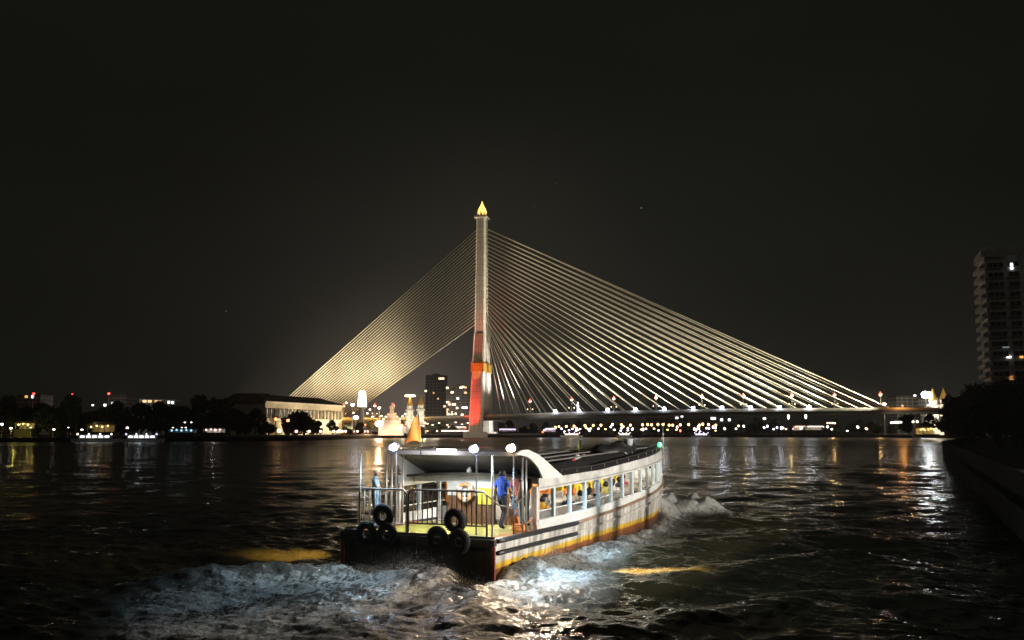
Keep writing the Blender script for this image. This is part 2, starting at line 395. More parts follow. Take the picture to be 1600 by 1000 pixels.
# ------------------------------------------------------------------ banks
EDGE = [(-900, -60), (-330, 150), (-262, 330), (-112, 365), (-86, 400), (-76, 560), (-36, 600), (20, 628), (150, 640), (240, 600), (245, 470), (172, 366), (120, 255), (60, 135), (17.4, 33), (9.6, 17), (9.6, 2), (9.6, -60)]
OUT = [(-5000, -60), (-5000, 300), (-5000, 900), (-5000, 2000), (-4000, 3500), (-2500, 5000), (-1000, 5000), (0, 5000), (1000, 5000), (2500, 5000), (4000, 3500), (5000, 2000), (5000, 900), (5000, 300), (5000, 135), (5000, 33), (5000, 0), (5000, -60)]
GZ = 1.6
mb = MB(); mb.loft([[(x, y, -1.5) for x, y in EDGE], [(x, y, GZ) for x, y in EDGE], [(x, y, GZ) for x, y in OUT]])
structure(mb.build('ground', M['ground']))
# low parapet along the near right quay and the far bank
def wall_run(name, pts, h, w, m, label):
    mb = MB()
    for a, b in zip(pts[:-1], pts[1:]):
        a = Vector((*a, 0)); b = Vector((*b, 0)); n = Vector((-(b - a).y, (b - a).x, 0)).normalized() * w
        mb.prism([a + Vector((0, 0, GZ - .4)), a + n + Vector((0, 0, GZ - .4)), a + n + Vector((0, 0, GZ + h)), a + Vector((0, 0, GZ + h))], b - a)
    return tag(mb.build(name, m), label, 'quay wall')
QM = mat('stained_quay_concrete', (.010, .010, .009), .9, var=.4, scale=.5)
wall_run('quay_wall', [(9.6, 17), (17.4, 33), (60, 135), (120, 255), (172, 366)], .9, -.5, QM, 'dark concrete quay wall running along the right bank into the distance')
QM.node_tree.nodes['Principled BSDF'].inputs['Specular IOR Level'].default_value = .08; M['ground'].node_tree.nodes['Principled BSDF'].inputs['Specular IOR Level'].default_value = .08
wall_run('quay_wall', [(-112.2, 365.2), (-86.2, 400.2), (-76.2, 560.2), (-36.2, 600.2), (19.8, 628.2)], .9, .5, mat('far_quay_concrete', (.16, .15, .14), .9, var=.3, scale=.3), 'grey promenade wall under the pink lamps on the far left bank')

# ------------------------------------------------------------------ ferry
def hull_mat():
    m = bpy.data.materials.new('hull_paint'); m.use_nodes = True; t = m.node_tree; p = t.nodes['Principled BSDF']; p.inputs['Roughness'].default_value = .5
    c = N(t, 'ShaderNodeTexCoord'); s = N(t, 'ShaderNodeSeparateXYZ'); t.links.new(c.outputs['Object'], s.inputs[0])
    n = N(t, 'ShaderNodeTexNoise'); n.inputs['Scale'].default_value = 2.2; n.inputs['Detail'].default_value = 8; t.links.new(c.outputs['Object'], n.inputs['Vector'])
    mp = N(t, 'ShaderNodeMapping'); mp.inputs['Scale'].default_value = (3, 3.2, .35); t.links.new(c.outputs['Object'], mp.inputs[0])
    st = N(t, 'ShaderNodeTexNoise'); st.inputs['Scale'].default_value = 1.6; st.inputs['Detail'].default_value = 5; t.links.new(mp.outputs[0], st.inputs['Vector'])
    a = N(t, 'ShaderNodeMath', operation='MULTIPLY_ADD'); a.inputs[1].default_value = -.018; t.links.new(s.outputs['Y'], a.inputs[0]); t.links.new(s.outputs['Z'], a.inputs[2])
    b = N(t, 'ShaderNodeMath', operation='MULTIPLY_ADD'); b.inputs[1].default_value = .14; t.links.new(n.outputs['Fac'], b.inputs[0]); t.links.new(a.outputs[0], b.inputs[2])
    r = N(t, 'ShaderNodeValToRGB'); t.links.new(b.outputs[0], r.inputs[0]); e = r.color_ramp.elements
    e[0].position = .0; e[0].color = (.07, .035, .02, 1); e[1].position = .30; e[1].color = (.26, .08, .02, 1)
    for pos, col in ((.345, (.62, .36, .03)), (.46, (.68, .46, .05)), (.50, (.60, .57, .50)), (1, (.66, .64, .60))):
        q = e.new(pos); q.color = (*col, 1)
    g = N(t, 'ShaderNodeMapRange'); t.links.new(st.outputs['Fac'], g.inputs[0]); g.inputs[1].default_value = .38; g.inputs[2].default_value = .62; g.inputs[3].default_value = .46; g.inputs[4].default_value = 1.08
    x = N(t, 'ShaderNodeMix', data_type='RGBA', blend_type='MULTIPLY'); x.inputs[0].default_value = 1; t.links.new(r.outputs[0], x.inputs[6]); t.links.new(g.outputs[0], x.inputs[7])
    t.links.new(x.outputs[2], p.inputs['Base Color'])
    bp = N(t, 'ShaderNodeBump'); bp.inputs['Strength'].default_value = .25; bp.inputs['Distance'].default_value = .03; t.links.new(n.outputs['Fac'], bp.inputs['Height']); t.links.new(bp.outputs[0], p.inputs['Normal'])
    return m
def deck_mat():
    m = bpy.data.materials.new('deck_paint'); m.use_nodes = True; t = m.node_tree; p = t.nodes['Principled BSDF']; p.inputs['Roughness'].default_value = .55
    c = N(t, 'ShaderNodeTexCoord'); s = N(t, 'ShaderNodeSeparateXYZ'); t.links.new(c.outputs['Object'], s.inputs[0])
    r = N(t, 'ShaderNodeValToRGB'); r.color_ramp.interpolation = 'CONSTANT'
    a = N(t, 'ShaderNodeMath', operation='DIVIDE'); a.inputs[1].default_value = 2.5; ab = N(t, 'ShaderNodeMath', operation='ABSOLUTE')
    t.links.new(s.outputs['X'], ab.inputs[0]); t.links.new(ab.outputs[0], a.inputs[0]); t.links.new(a.outputs[0], r.inputs[0])
    e = r.color_ramp.elements; e[0].color = (.50, .46, .10, 1); e[1].position = .80; e[1].color = (.62, .22, .05, 1)
    n = N(t, 'ShaderNodeTexNoise'); n.inputs['Scale'].default_value = 3.5; n.inputs['Detail'].default_value = 7; t.links.new(c.outputs['Object'], n.inputs['Vector'])
    g = N(t, 'ShaderNodeMapRange'); t.links.new(n.outputs['Fac'], g.inputs[0]); g.inputs[1].default_value = .3; g.inputs[2].default_value = .7; g.inputs[3].default_value = .6; g.inputs[4].default_value = 1.1
    x = N(t, 'ShaderNodeMix', data_type='RGBA', blend_type='MULTIPLY'); x.inputs[0].default_value = 1; t.links.new(r.outputs[0], x.inputs[6]); t.links.new(g.outputs[0], x.inputs[7])
    t.links.new(x.outputs[2], p.inputs['Base Color']); return m
FE = thing('river_ferry', 'long white river ferry with yellow waterline stripe and lit cabin, steaming away', 'ferry', FO, FRZ)
ys = [0, .02, 1, 2, 3, 4, 5, 6, 7, 8, 9, 10, 11, 12, 13, 14, 15, 16, 17, 18, 19, 20, 20.8, 21.3, 21.5]
def ringx(y, x, z): return (x, y, z)
rows = []
for y in ys:
    w = max(hw(y), .03); d = ip(SHEER, y); k = max(0, (y - 14) / 7.5)
    sec = [(-w, y, d), (-w * .985, y, d * .6), (-w * (.96 - .25 * k), y, .05), (-w * (.8 - .5 * k), y, -.45), (w * (.8 - .5 * k), y, -.45), (w * (.96 - .25 * k), y, .05), (w * .985, y, d * .6), (w, y, d)]
    rows.append(sec)
mb = MB(); mb.loft(rows)
mb.build('hull', hull_mat(), FE, False)
# transom: dark stern wall with frames, overhanging deck lip and corner strips
mb = MB(); w = HW
mb.box((0, -.03, .36), (2 * w - .06, .06, 1.5)); mb.box((0, -.09, .96), (2 * w + .04, .16, .17)); mb.box((0, -.075, .70), (2 * w, .10, .07))
for x in np.linspace(-2.1, 2.1, 7): mb.box((x, -.07, .30), (.05, .05, 1.2))
mb.build('transom', mat('dark_stern_timber', (.055, .043, .035), .6, var=.45, scale=3, bump=.2), FE)
for s in (-1, 1):
    mb = MB(); mb.box((s * (w - .03), -.10, .42), (.10, .06, .95)); mb.build('corner_strip', mat('worn_red_paint', (.28, .07, .05), .6, var=.4, scale=6), FE)
# decks
mb = MB(); mb.box((0, 1.85, DECK - .06), (2 * w - .02, 3.7, .1)); mb.build('stern_deck', deck_mat(), FE)
mb = MB(); o = [(y, hw(y) - .05) for y in np.arange(3.7, 21.3, .8)]
mb.loft([[(-a, y, .55 + max(0, (y - 8) * .05)), (a, y, .55 + max(0, (y - 8) * .05))] for y, a in o]); mb.build('cabin_floor', mat('worn_floor_planks', (.20, .13, .08), .6, var=.3, scale=5), FE)
def side_strip(lo, hi, t0, y0, y1, out=0, n=40):
    "upright band along both sides of the hull between two height tables"
    mb = MB()
    for s in (-1, 1):
        for side in (0, 1):
            pass
        pts = np.linspace(y0, y1, n)
        ring = []
        for y in pts:
            a = hw(y) + out; l, h = (lo(y), hi(y)); ring.append([(s * a, y, l), (s * a, y, h), (s * (a - t0), y, h), (s * (a - t0), y, l)])
        mb.loft(ring, close=True)
        mb.add([tuple(p) for p in ring[0]], [(0, 1, 2, 3)]); mb.add([tuple(p) for p in ring[-1]], [(0, 1, 2, 3)])
    return mb
side_strip(lambda y: ip(SHEER, y) + .002, lambda y: ip(SILL, y), .07, 2.75, 21.2).build('bulwark', M['paint'], FE)
side_strip(lambda y: ip(SILL, y) + .002, lambda y: ip(SILL, y) + .05, .13, 2.7, 20.6, .025).build('window_sill', M['paint'], FE)
side_strip(lambda y: ip(FB, y), lambda y: ip(FT, y) - .003, .05, 2.75, 19.2, 0).build('roof_fascia', mat('grimy_white_paint', (.66, .66, .62), .5, var=.35, scale=1.8), FE)
side_strip(lambda y: ip(FB, y) + .06, lambda y: ip(FB, y) + .09, .02, 2.8, 19.1, .022).build('fascia_moulding', mat('grey_moulding', (.34, .33, .31), .5, var=.3), FE)
for s in (-1, 1):
    mb = MB(); mb.tube([(s * (hw(y) + .05), y, ip(SHEER, y) - .05) for y in np.linspace(0, 5.6, 14)], .075, 8); mb.build('rubber_fender', M['railblack'], FE, True)
    mb = MB(); mb.tube([(s * (hw(y) + .05), y, ip(SHEER, y) - .37) for y in np.linspace(0, 5.5, 14)], .065, 8); mb.build('rubber_fender', M['railblack'], FE, True)
    mb = MB(); mb.tube([(s * (hw(y) + .03), y, ip(SHEER, y) - .04) for y in np.linspace(5.62, 21.3, 30)], .055, 8); mb.build('rub_rail', mat('worn_timber_rail', (.30, .19, .12), .6, var=.4, scale=4), FE, True)
    mb = MB(); mb.tube([(s * (hw(y) + .02), y, ip(SHEER, y) - .36) for y in np.linspace(5.55, 21.2, 30)], .04, 8); mb.build('rub_rail', mat('scuffed_white_rail', (.55, .5, .45), .5, var=.4, scale=5), FE, True)
PY = [3.97, 5.24, 6.52, 7.78, 9.0, 10.2, 11.3, 12.4, 13.5, 14.6, 15.7, 16.8, 18.0]
for s in (-1, 1):
    for y in PY:
        a = hw(y) - .06; z0, z1 = ip(SILL, y) + .05, ip(FB, y) + .02
        mb = MB(); mb.box((s * a, y, (z0 + z1) / 2), (.07, .15, z1 - z0)); mb.box((s * (a - .05), y, (z0 + z1) / 2), (.04, .08, z1 - z0)); mb.build('window_post', M['paintb'], FE)
    mb = MB(); mb.box((s * (HW - .10), 2.72, 1.66), (.17, .20, 1.26)); mb.box((s * (HW - .10), 2.72, 1.12), (.22, .25, .16)); mb.build('door_jamb', mat('pinkish_white_paint', (.72, .62, .56), .5, var=.2), FE)
    mb = MB(); mb.tube([(s * (hw(y) - .12), y, ip(SILL, y) + .28) for y in np.linspace(2.8, 10.2, 14)], .022, 6); mb.build('window_rail', M['paint'], FE, True)
# cabin roof with crown, roof edge pipe
mb = MB(); yy = [3.2] + list(np.linspace(4.4, 19.2, 20)); top = []; bot = []
for y in yy:
    a = hw(y) - .06; h = ip(FT, y); top.append([(a * u, y, h + .10 * (1 - u * u)) for u in np.linspace(-1, 1, 9)])
for y in yy:
    a = hw(y) - .06; h = ip(FT, y) - .07; bot.append([(a * u, y, h + .10 * (1 - u * u)) for u in np.linspace(1, -1, 9)])
mb.loft([r + b for r, b in zip(top, bot)], close=True); k = len(top[0]) * 2
mb.f.append(tuple(range(k))); mb.f.append(tuple(range((len(yy) - 1) * k, len(yy) * k))); mb.m += [0, 0]
mb.build('cabin_roof', M['roofdark'], FE)
mb = MB()
for s in (-1, 1):
    mb.tube([(s * (hw(y) - .16), y, ip(FT, y) + .16) for y in np.linspace(4.7, 19, 26)], .022, 6)
    for y in np.linspace(4.8, 18.9, 12): mb.tube([(s * (hw(y) - .16), y, ip(FT, y)), (s * (hw(y) - .16), y, ip(FT, y) + .16)], .018, 6)
mb.build('roof_rail', M['darksteel'], FE)
for x in (-1.0, .1, 1.1):
    mb = MB(); mb.box((x, 11.4, 2.90), (.07, 13.5, .05)); o = mb.build('roof_batten', mat('grey_batten', (.16, .15, .14), .7), FE); o.rotation_euler = (R(1.6), 0, 0); o.location = (0, 0, -.165 + .0)
# raised stern hood: vaulted shell whose front sweeps down onto the cabin roof
PROF = [(1.35, 3.27), (1.7, 3.34), (2.1, 3.34), (2.5, 3.27), (2.9, 3.15), (3.3, 3.0), (3.7, 2.85), (4.1, 2.70), (4.5, 2.58)]
def aft(x): return .38 * (2.45 - x) / 4.9 * 2       # aft lip set a little further forward on the port side
mb = MB(); rows = []
for x in np.linspace(-2.4, 2.4, 13):
    cr = .04 * (1 - (x / 2.4) ** 2); up = [(x, y + aft(x) * max(0, (2.6 - y) / 1.25), z + cr) for y, z in PROF]; dn = [(px, py, pz - .05) for px, py, pz in reversed(up)]
    rows.append(up + dn)
mb.loft(rows, close=True); k = len(rows[0]); mb.f += [tuple(range(k)), tuple(range(12 * k, 13 * k))]; mb.m += [0, 0]
mb.build('stern_hood', mat('grey_hood_paint', (.20, .19, .18), .6, var=.25, scale=2), FE)
OUTER = [(1.30, 3.30), (1.6, 3.37), (2.0, 3.38), (2.44, 3.29), (2.8, 3.20), (3.13, 3.09), (3.5, 2.94), (3.84, 2.80), (4.48, 2.56)]
INNER = [(3.05, 2.50), (2.92, 2.66), (2.76, 2.80), (2.55, 2.93), (2.31, 3.05), (2.05, 3.15), (1.79, 3.20), (1.5, 3.23), (1.30, 3.235)]
for s in (-1, 1):
    mb = MB(); x = s * (HW + .006); poly = []
    for y, z in OUTER + [(4.48, 2.50)] + INNER: poly.append((x, y + (aft(x) if s < 0 else 0) * max(0, (2.6 - y) / 1.25), z))
    n = len(poly); mb.prism(poly, (-s * .06, 0, 0)); mb.build('hood_side', mat('white_hood_panel', (.78, .76, .72), .4, var=.10, scale=3), FE)
mb = MB(); mb.prism([(-2.40, 1.31 + aft(-2.4), 3.205), (2.40, 1.31, 3.205), (2.40, 1.31, 3.32), (-2.40, 1.31 + aft(-2.4), 3.32)], (0, .035, 0)); mb.build('hood_lip', mat('dull_lip_paint', (.34, .33, .31), .5), FE)
# bulkhead, notice board, small yellow sign
mb = MB(); mb.box((-.30, 3.72, 1.25), (1.62, .14, 1.5)); mb.box((.93, 3.72, 1.25), (.10, .12, 1.5))
for x in (-.95, -.55, -.1, .3): mb.box((x, 3.645, 1.25), (.03, .02, 1.3))
bh = mb.build('bulkhead', M['wood'], FE)
mb = MB(); mb.box((-.30, 3.70, 2.12), (1.66, .18, .44)); mb.box((0, 3.74, 2.42), (4.78, .10, .22)); mb.build('white_beam', M['paint'], FE)
mb = MB(); mb.box((.22, 3.60, 1.90), (.46, .025, .50)); mb.build('notice_board', M['yellow'], bh)
mb = MB(); mb.box((-2.39, 3.9, 2.36), (.02, .42, .16)); mb.build('small_sign', mat('mustard_sign', (.6, .45, .12), .5), FE)
mb = MB(); mb.lathe([(.05, 0), (.09, .02), (.09, .16), (.05, .2), (.03, .24)], 10, (-.30, 3.55, 2.55)); mb.build('horn', M['paint'], FE, True)
# stern railing
def railing(x0, x1, top, bot, n, mtl, post_at=()):
    mb = MB(); y = .10
    mb.tube([(x0, y, DECK), (x0, y, top - .12), (x0 + .10, y, top), (x1 - .10, y, top), (x1, y, top - .12), (x1, y, DECK)], .028, 8); mb.tube([(x0, y, bot), (x1, y, bot)], .024, 6)
    r = mb.build('stern_railing', mtl, FE, True)
    for x in np.linspace(x0, x1, n + 2)[1:-1]:
        b = MB(); b.tube([(x, y, bot), (x, y, top)], .017, 6); b.build('baluster', mtl, r, True)
railing(-2.02, -.42, 2.27, 1.32, 8, M['steel']); railing(-.36, 2.12, 2.28, 1.36, 15, mat('blackened_steel', (.13, .12, .115), .45, .4, var=.3, scale=12))
for x in (-1.93, 2.33):
    mb = MB(); mb.tube([(x, .0, DECK - .02), (x, 0, 3.20)], .024, 8); mb.sphere((x, 0, 3.22), .034, 8); mb.build('corner_post', mat('dull_steel', (.26, .26, .25), .5, .3, var=.3, scale=9), FE, True)
mb = MB(); mb.tube([(2.12, .1, 2.2), (2.2, .6, 1.9), (2.24, 1.2, 1.8), (2.27, 1.9, 1.95), (2.3, 2.65, 2.3)], .02, 6); mb.build('guard_rope', mat('dirty_rope', (.16, .13, .10), .9), FE, True)
mb = MB(); mb.tube([(-2.02, .1, 2.2), (-2.2, .8, 1.95), (-2.3, 1.7, 2.0), (-2.35, 2.6, 2.3)], .02, 6); mb.build('guard_rope', MATS['dirty_rope'], FE, True)
for x, y in ((2.30, 1.95), (2.30, 2.2), (-2.32, 1.95), (-2.32, 2.25), (-1.95, 2.3)):
    mb = MB(); mb.tube([(x, y, DECK), (x, y, 3.27)], .028, 8); mb.build('hood_post', M['steel'], FE, True)
# floodlights on the hood's aft edge
LM_blue = lampmat('cool_floodlight_glass', (.40, .52, 1.0), 16); LM_warm = lampmat('warm_floodlight_glass', (1.0, .74, .48), 16); LM_tube = lampmat('fluorescent_tube', (.95, .92, 1.0), 26)
def flood(x, y, z, m, col, tgt, pw, ang, post=True):
    if post:
        mb = MB(); mb.tube([(x + .04, y + .05, DECK), (x + .04, y + .05, z)], .022, 8); q = mb.build('lamp_post', mat('lamp_post_steel', (.16, .16, .16), .5, .3), FE, True)
    else: q = FE
    mb = MB(); mb.lathe([(.06, .20), (.13, .10), (.15, 0), (.14, -.01)], 14); mb.v = [(a, c_, b) for a, b, c_ in mb.v]; h = mb.build('floodlight', M['darksteel'], q, True); h.location = (x, y, z)
    h.rotation_euler = (R(14), 0, R(-26 * .6))
    mb = MB(); mb.sphere((0, -.03, 0), .125, 14, sc=(1.35, .55, .8)); mb.sphere((.06, -.02, .06), .07, 10); mb.build('floodlight_glass', m, h, True)
    return light('floodlight_beam', 'SPOT', (x, y - .2, z), pw, col, tgt, FE, .12, ang, .7)
flood(-1.20, .62, 3.44, LM_blue, (.50, .78, 1), (-2.2, -3.6, 0), 700, 90)
flood(1.45, .62, 3.41, LM_blue, (.50, .78, 1), (7.0, .5, 0), 3400, 92)
flood(2.28, 1.28, 3.43, LM_warm, (1, .74, .5), (5.0, -4.5, 0), 1500, 104)
mb = MB(); mb.tube([(-.30, 1.55, 3.36), (.42, 1.42, 3.36)], .020, 8); mb.build('tube_light', LM_tube, FE, True)
light('flag_fill_point', 'POINT', (-.6, .85, 3.62), 120, (.95, .93, 1), None, FE, .25)  # added point in open air, brightens the flag above the hood
light('hood_lamp', 'SPOT', (.1, 1.75, 3.14), 300, (.97, 1, .95), (.1, 1.9, 1.0), FE, .2, 150, .5)
light('side_water_fill', 'SPOT', (2.75, 4.2, 2.5), 1500, (.55, .80, 1), (6.2, 7.5, 0), FE, .12, 118, 1)  # added unseen spot, brightens the wash along the starboard side
light('hood_fill_point', 'POINT', (-.2, 2.2, 2.75), 34, (.97, 1, .98), None, FE, .3)  # added fill for the hood's inside; no tube hangs here
for y in (5.3, 8.0, 10.8, 13.6, 16.4):
    mb = MB(); mb.box((0, y, ip(FT, y) - .03), (1.3, .12, .06)); f = mb.build('light_fitting', M['paint'], FE)
    mb = MB(); mb.box((0, y, ip(FT, y) - .075), (1.2, .07, .03)); mb.build('tube_light', LM_tube, f)
    light('cabin_lamp', 'POINT', (.2, y, ip(FT, y) - .22), 150, (1, .86, .66), None, FE, .3)
# benches inside, rain curtains on the port side, cabin front
for i, y in enumerate(np.arange(5.0, 16.6, 1.02)):
    fz = .55 + max(0, (y - 8) * .05); a = hw(y) - .28
    for s in (-1, 1):
        mb = MB(); L = a - .28; x = s * (a + .28) / 2
        mb.box((x, y, fz + .42), (L, .40, .05)); mb.box((x, y - .22, fz + .70), (L, .05, .42)); mb.box((x - L * .4, y, fz + .2), (.05, .36, .4)); mb.box((x + L * .4, y, fz + .2), (.05, .36, .4))
        mb.build('bench', mat('bench_plastic', (.62, .60, .56), .45, var=.15), FE)
CUR = [(mat('yellow_rain_curtain', (.80, .56, .03), .55, var=.12), (6.9, 8.2)), (mat('orange_rain_curtain', (.80, .26, .04), .55, var=.12), (5.5, 6.6)), (MATS['yellow_rain_curtain'], (9.0, 10.4)), (MATS['yellow_rain_curtain'], (11.2, 12.2))]
for m, (y0, y1) in CUR:
    mb = MB(); pts = []
    for k in range(19):
        y = y0 + (y1 - y0) * k / 18; pts.append((-(hw(y) - .17 + .03 * math.sin(k * 2.1)), y))
    lo = [(x, y, 1.5 + .05 * math.sin(y * 5)) for x, y in pts]; hi = [(x, y, ip(FB, y) + .12) for x, y in pts]
    mb.loft([lo, hi, [(x + .03, y, z) for x, y, z in hi], [(x + .03, y, z) for x, y, z in lo]], close=False); mb.build('rain_curtain', m, FE)
for k, (y, nm, c) in enumerate([(5.9, 'orange_vest_cloth', (.80, .24, .03)), (7.0, 'yellow_vest_cloth', (.82, .58, .03)), (8.1, 'yellow_vest_cloth', 0), (9.3, 'yellow_vest_cloth', 0), (10.6, 'yellow_vest_cloth', 0), (12.6, 'yellow_vest_cloth', 0)]):
    mb = MB(); h = ip(FT, y); mb.box((.85, y, h - .40), (1.1, .16, .56)); mb.box((.85, y - .09, h - .40), (.9, .06, .40)); mb.box((.85, y, h - .06), (1.2, .05, .06)); mb.build('life_vest_rack', mat(nm, c or (.82, .58, .03), .6, var=.2, scale=7), FE)
for nm, c, y0, y1 in (('orange_rain_curtain', 0, 10.0, 11.0), ('yellow_rain_curtain', 0, 11.2, 12.3), ('yellow_rain_curtain', 0, 12.5, 14.0), ('yellow_rain_curtain', 0, 15.0, 16.0)):
    pts = [(.2 + .035 * math.sin(k * 2.0), y0 + (y1 - y0) * k / 16) for k in range(17)]; mb = MB(); lo = [(x, y, 1.52 + .04 * math.sin(y * 4)) for x, y in pts]; hi = [(x, y, ip(FT, y) - .02) for x, y in pts]
    mb.loft([lo, hi, [(x - .03, y, z) for x, y, z in hi], [(x - .03, y, z) for x, y, z in lo]]); mb.build('rain_curtain', MATS[nm], FE)
mb = MB(); y = 18.9; mb.box((0, y, 1.75), (2 * hw(y) - .1, .08, 1.1)); mb.build('wheelhouse_front', M['paint'], FE)
mb = MB(); mb.box((0, y - .06, 2.5), (2 * hw(y) - .2, .03, .5)); mb.build('windscreen', M['glass'], FE)
mb = MB(); mb.loft([[(-hw(yy_) + .03, yy_, ip(SHEER, yy_) - .03), (hw(yy_) - .03, yy_, ip(SHEER, yy_) - .03)] for yy_ in np.linspace(18.8, 21.4, 8)]); mb.build('foredeck', M['wood'], FE)
mb = MB(); mb.sphere((0, 21.5, 2.0), .25, 12, sc=(1, .8, 1)); mb.build('bow_fender', mat('red_oxide', (.35, .08, .05), .6), FE, True)
mb = MB(); mb.tube([(1.72, 16.9, 2.9), (1.72, 16.9, 3.28)], .03, 6); nl = mb.build('light_bracket', M['darksteel'], FE)
mb = MB(); mb.sphere((1.72, 16.9, 3.33), .11, 10); mb.build('starboard_light', lampmat('green_navigation_light', (.0, 1, .30), 2.2), nl, True)
mb = MB(); mb.tube([(1.75, 17.3, 3.0), (1.75, 17.3, 4.05)], .02, 6); mb.sphere((1.75, 17.3, 3.78), .06, 8); mb.build('aerial_mast', M['steel'], FE, True)

# ------------------------------------------------------------------ things on and around the ferry
def tyre(x, y, z, tilt, label):
    t = thing('tyre', label, 'tyre', B(x, y, z), FRZ, 'old tyres hung on the stern as fenders')
    mb = MB(); mb.torus((0, 0, 0), .225, .105, 'y', 32, 10, sq=.85)
    for k in range(32):
        a = 2 * math.pi * k / 32; mb.box((.325 * math.cos(a), 0, .325 * math.sin(a)), (.02, .13, .02))
    o = mb.build('tread', M['rubber'], t, True); o.rotation_euler = (R(tilt), 0, 0)
    mb = MB(); mb.torus((0, -.055, 0), .15, .018, 'y', 28, 6); o = mb.build('bead_ring', mat('worn_rubber', (.03, .03, .03), .6), t, True); o.rotation_euler = (R(tilt), 0, 0)
tyre(-1.02, -.16, 1.56, 8, 'upright old tyre above the gap of the left pair on the stern')
tyre(-1.50, -.26, 1.06, 4, 'outer lower old tyre of the left cluster, nearest the port corner')
tyre(-.82, -.26, 1.04, 4, 'inner lower old tyre of the left cluster under the railing')
tyre(1.28, -.16, 1.50, 8, 'upright old tyre standing on top of the right pair at the stern')
tyre(.80, -.27, 1.02, 4, 'lower old tyre on the left side of the right cluster')
tyre(1.48, -.27, .98, 4, 'lower old tyre nearest the starboard corner of the stern')
lr = thing('life_ring', 'orange and white life ring hung on the cabin bulkhead', 'life ring', B(-.42, 3.50, 2.02), FRZ)
mb = MB(); mb.torus((0, 0, 0), .24, .065, 'y', 32, 10); mb.build('ring', mat('faded_orange_foam', (.72, .42, .22), .6, var=.15), lr, True)
for a in (30, 150, 270):
    mb = MB(); mb.tube([(.155 * math.cos(R(a)), 0, .155 * math.sin(R(a))), (.31 * math.cos(R(a)), 0, .31 * math.sin(R(a)))], .075, 10); mb.build('tape_band', M['whitewash'], lr, True)
mb = MB()
for a in (30, 150, 270): mb.tube([(0, -.03, 0), (.2 * math.cos(R(a)), -.04, .2 * math.sin(R(a)))], .025, 6)
mb.build('strap', M['whitewash'], lr, True)
# orange pennant on a leaning staff
fl = thing('route_flag', 'drooping orange flag on a thin staff above the stern hood', 'flag', B(-.98, 1.75, 3.25), FRZ)
mb = MB(); mb.tube([(0, 0, -.1), (-.10, 0, 1.15)], .014, 6); mb.build('staff', M['darksteel'], fl, True)
mb = MB(); rows = []
for i in range(13):
    u = i / 12; wd = .12 + .50 * u ** .8; zt = 1.12 - .80 * u
    rows.append([(-.10 + .09 * u * 1.0 - wd * v * 1.0 + .02, .05 * math.sin(5.5 * v + 3 * u) * (.4 + v), zt - .07 * v * (1 - u) + .05 * u * math.sin(v * 4)) for v in np.linspace(0, 1, 10)])
mb.loft(rows); o = mb.build('cloth', M['orange'], fl, True); md = o.modifiers.new('thick', 'SOLIDIFY'); md.thickness = .006
yf = thing('small_flag', 'tiny yellow pennant standing on the middle of the dark cabin roof', 'flag', B(-.4, 13.2, 2.98), FRZ)
mb = MB(); mb.tube([(0, 0, -.05), (0, 0, .62)], .012, 6); mb.build('staff', M['darksteel'], yf)
mb = MB(); mb.loft([[(0, 0, .60), (-.05, .05, .60), (-.12, .02, .56)], [(0, 0, .3), (-.06, .05, .28), (-.14, .0, .25)], [(0, 0, .22), (-.08, .06, .08), (-.16, .02, .05)]]); o = mb.build('cloth', mat('yellow_green_cloth', (.45, .42, .05), .7), yf); md = o.modifiers.new('thick', 'SOLIDIFY'); md.thickness = .006
pl = thing('boat_hook', 'red and white striped pole lying on the dark cabin roof', 'pole', B(.75, 10.0, 2.86), FRZ + R(14))
for k in range(6):
    mb = MB(); mb.tube([(0, -1.35 + k * .52, .02 + k * .02), (0, -1.35 + k * .52 + .52, .04 + k * .02)], .035, 8); mb.build('pole_section', mat('red_pole_paint', (.55, .05, .05), .5) if k % 2 == 0 else M['paint'], pl, True)
mb = MB(); mb.sphere((0, -.2, .12), .12, 10, sc=(1, 1.3, .8)); mb.build('float', M['paint'], pl, True)
tp = thing('tarpaulin_bundle', 'dark tarpaulin bundle lashed on the roof near the bow', 'tarpaulin', B(.55, 14.2, 2.98), FRZ)
mb = MB(); mb.sphere((0, 0, .14), 1, 22, sc=(.75, 1.5, .30)); mb.sphere((.15, 1.0, .22), 1, 18, sc=(.5, .7, .32))
mb.v = [(x, y, max(z, -.03) + .05 * math.sin(7 * x + 3 * y)) for x, y, z in mb.v]; mb.build('sheet', mat('black_tarpaulin', (.018, .018, .017), .6, bump=.3, scale=5), tp, True)
mb = MB(); mb.tube([(-.8, -.4, -.02), (-.4, -.4, .36), (.3, -.4, .40), (.8, -.4, -.02)], .02, 6); mb.tube([(-.7, .5, -.02), (-.3, .5, .40), (.3, .5, .44), (.75, .5, -.02)], .02, 6); mb.build('lashing', M['steel'], tp, True)
wb = thing('white_bucket', 'pale bucket on top of the dark tarpaulin bundle by the bow', 'bucket', B(1.0, 15.0, 3.30), FRZ)
mb = MB(); mb.lathe([(.13, 0), (.17, .26), (.18, .27), (.17, .29), (.15, .27)], 14); mb.build('pail', M['paint'], wb, True); mb = MB(); mb.tube([(-.17, 0, .27), (-.1, .02, .40), (.1, .02, .40), (.17, 0, .27)], .01, 6); mb.build('handle', M['steel'], wb)
bk = thing('orange_bag', 'orange shoulder bag resting on deck beside the woman in black', 'bag', B(1.62, 2.85, DECK), FRZ)
mb = MB(); mb.sphere((0, 0, .19), 1, 14, sc=(.15, .11, .20)); mb.v = [(x, y, max(z, 0)) for x, y, z in mb.v]; mb.build('pouch', M['orange'], bk, True)
mb = MB(); mb.tube([(-.10, 0, .34), (-.07, 0, .52), (.05, 0, .56), (.10, 0, .34)], .015, 6); mb.build('handle', M['orange'], bk, True)
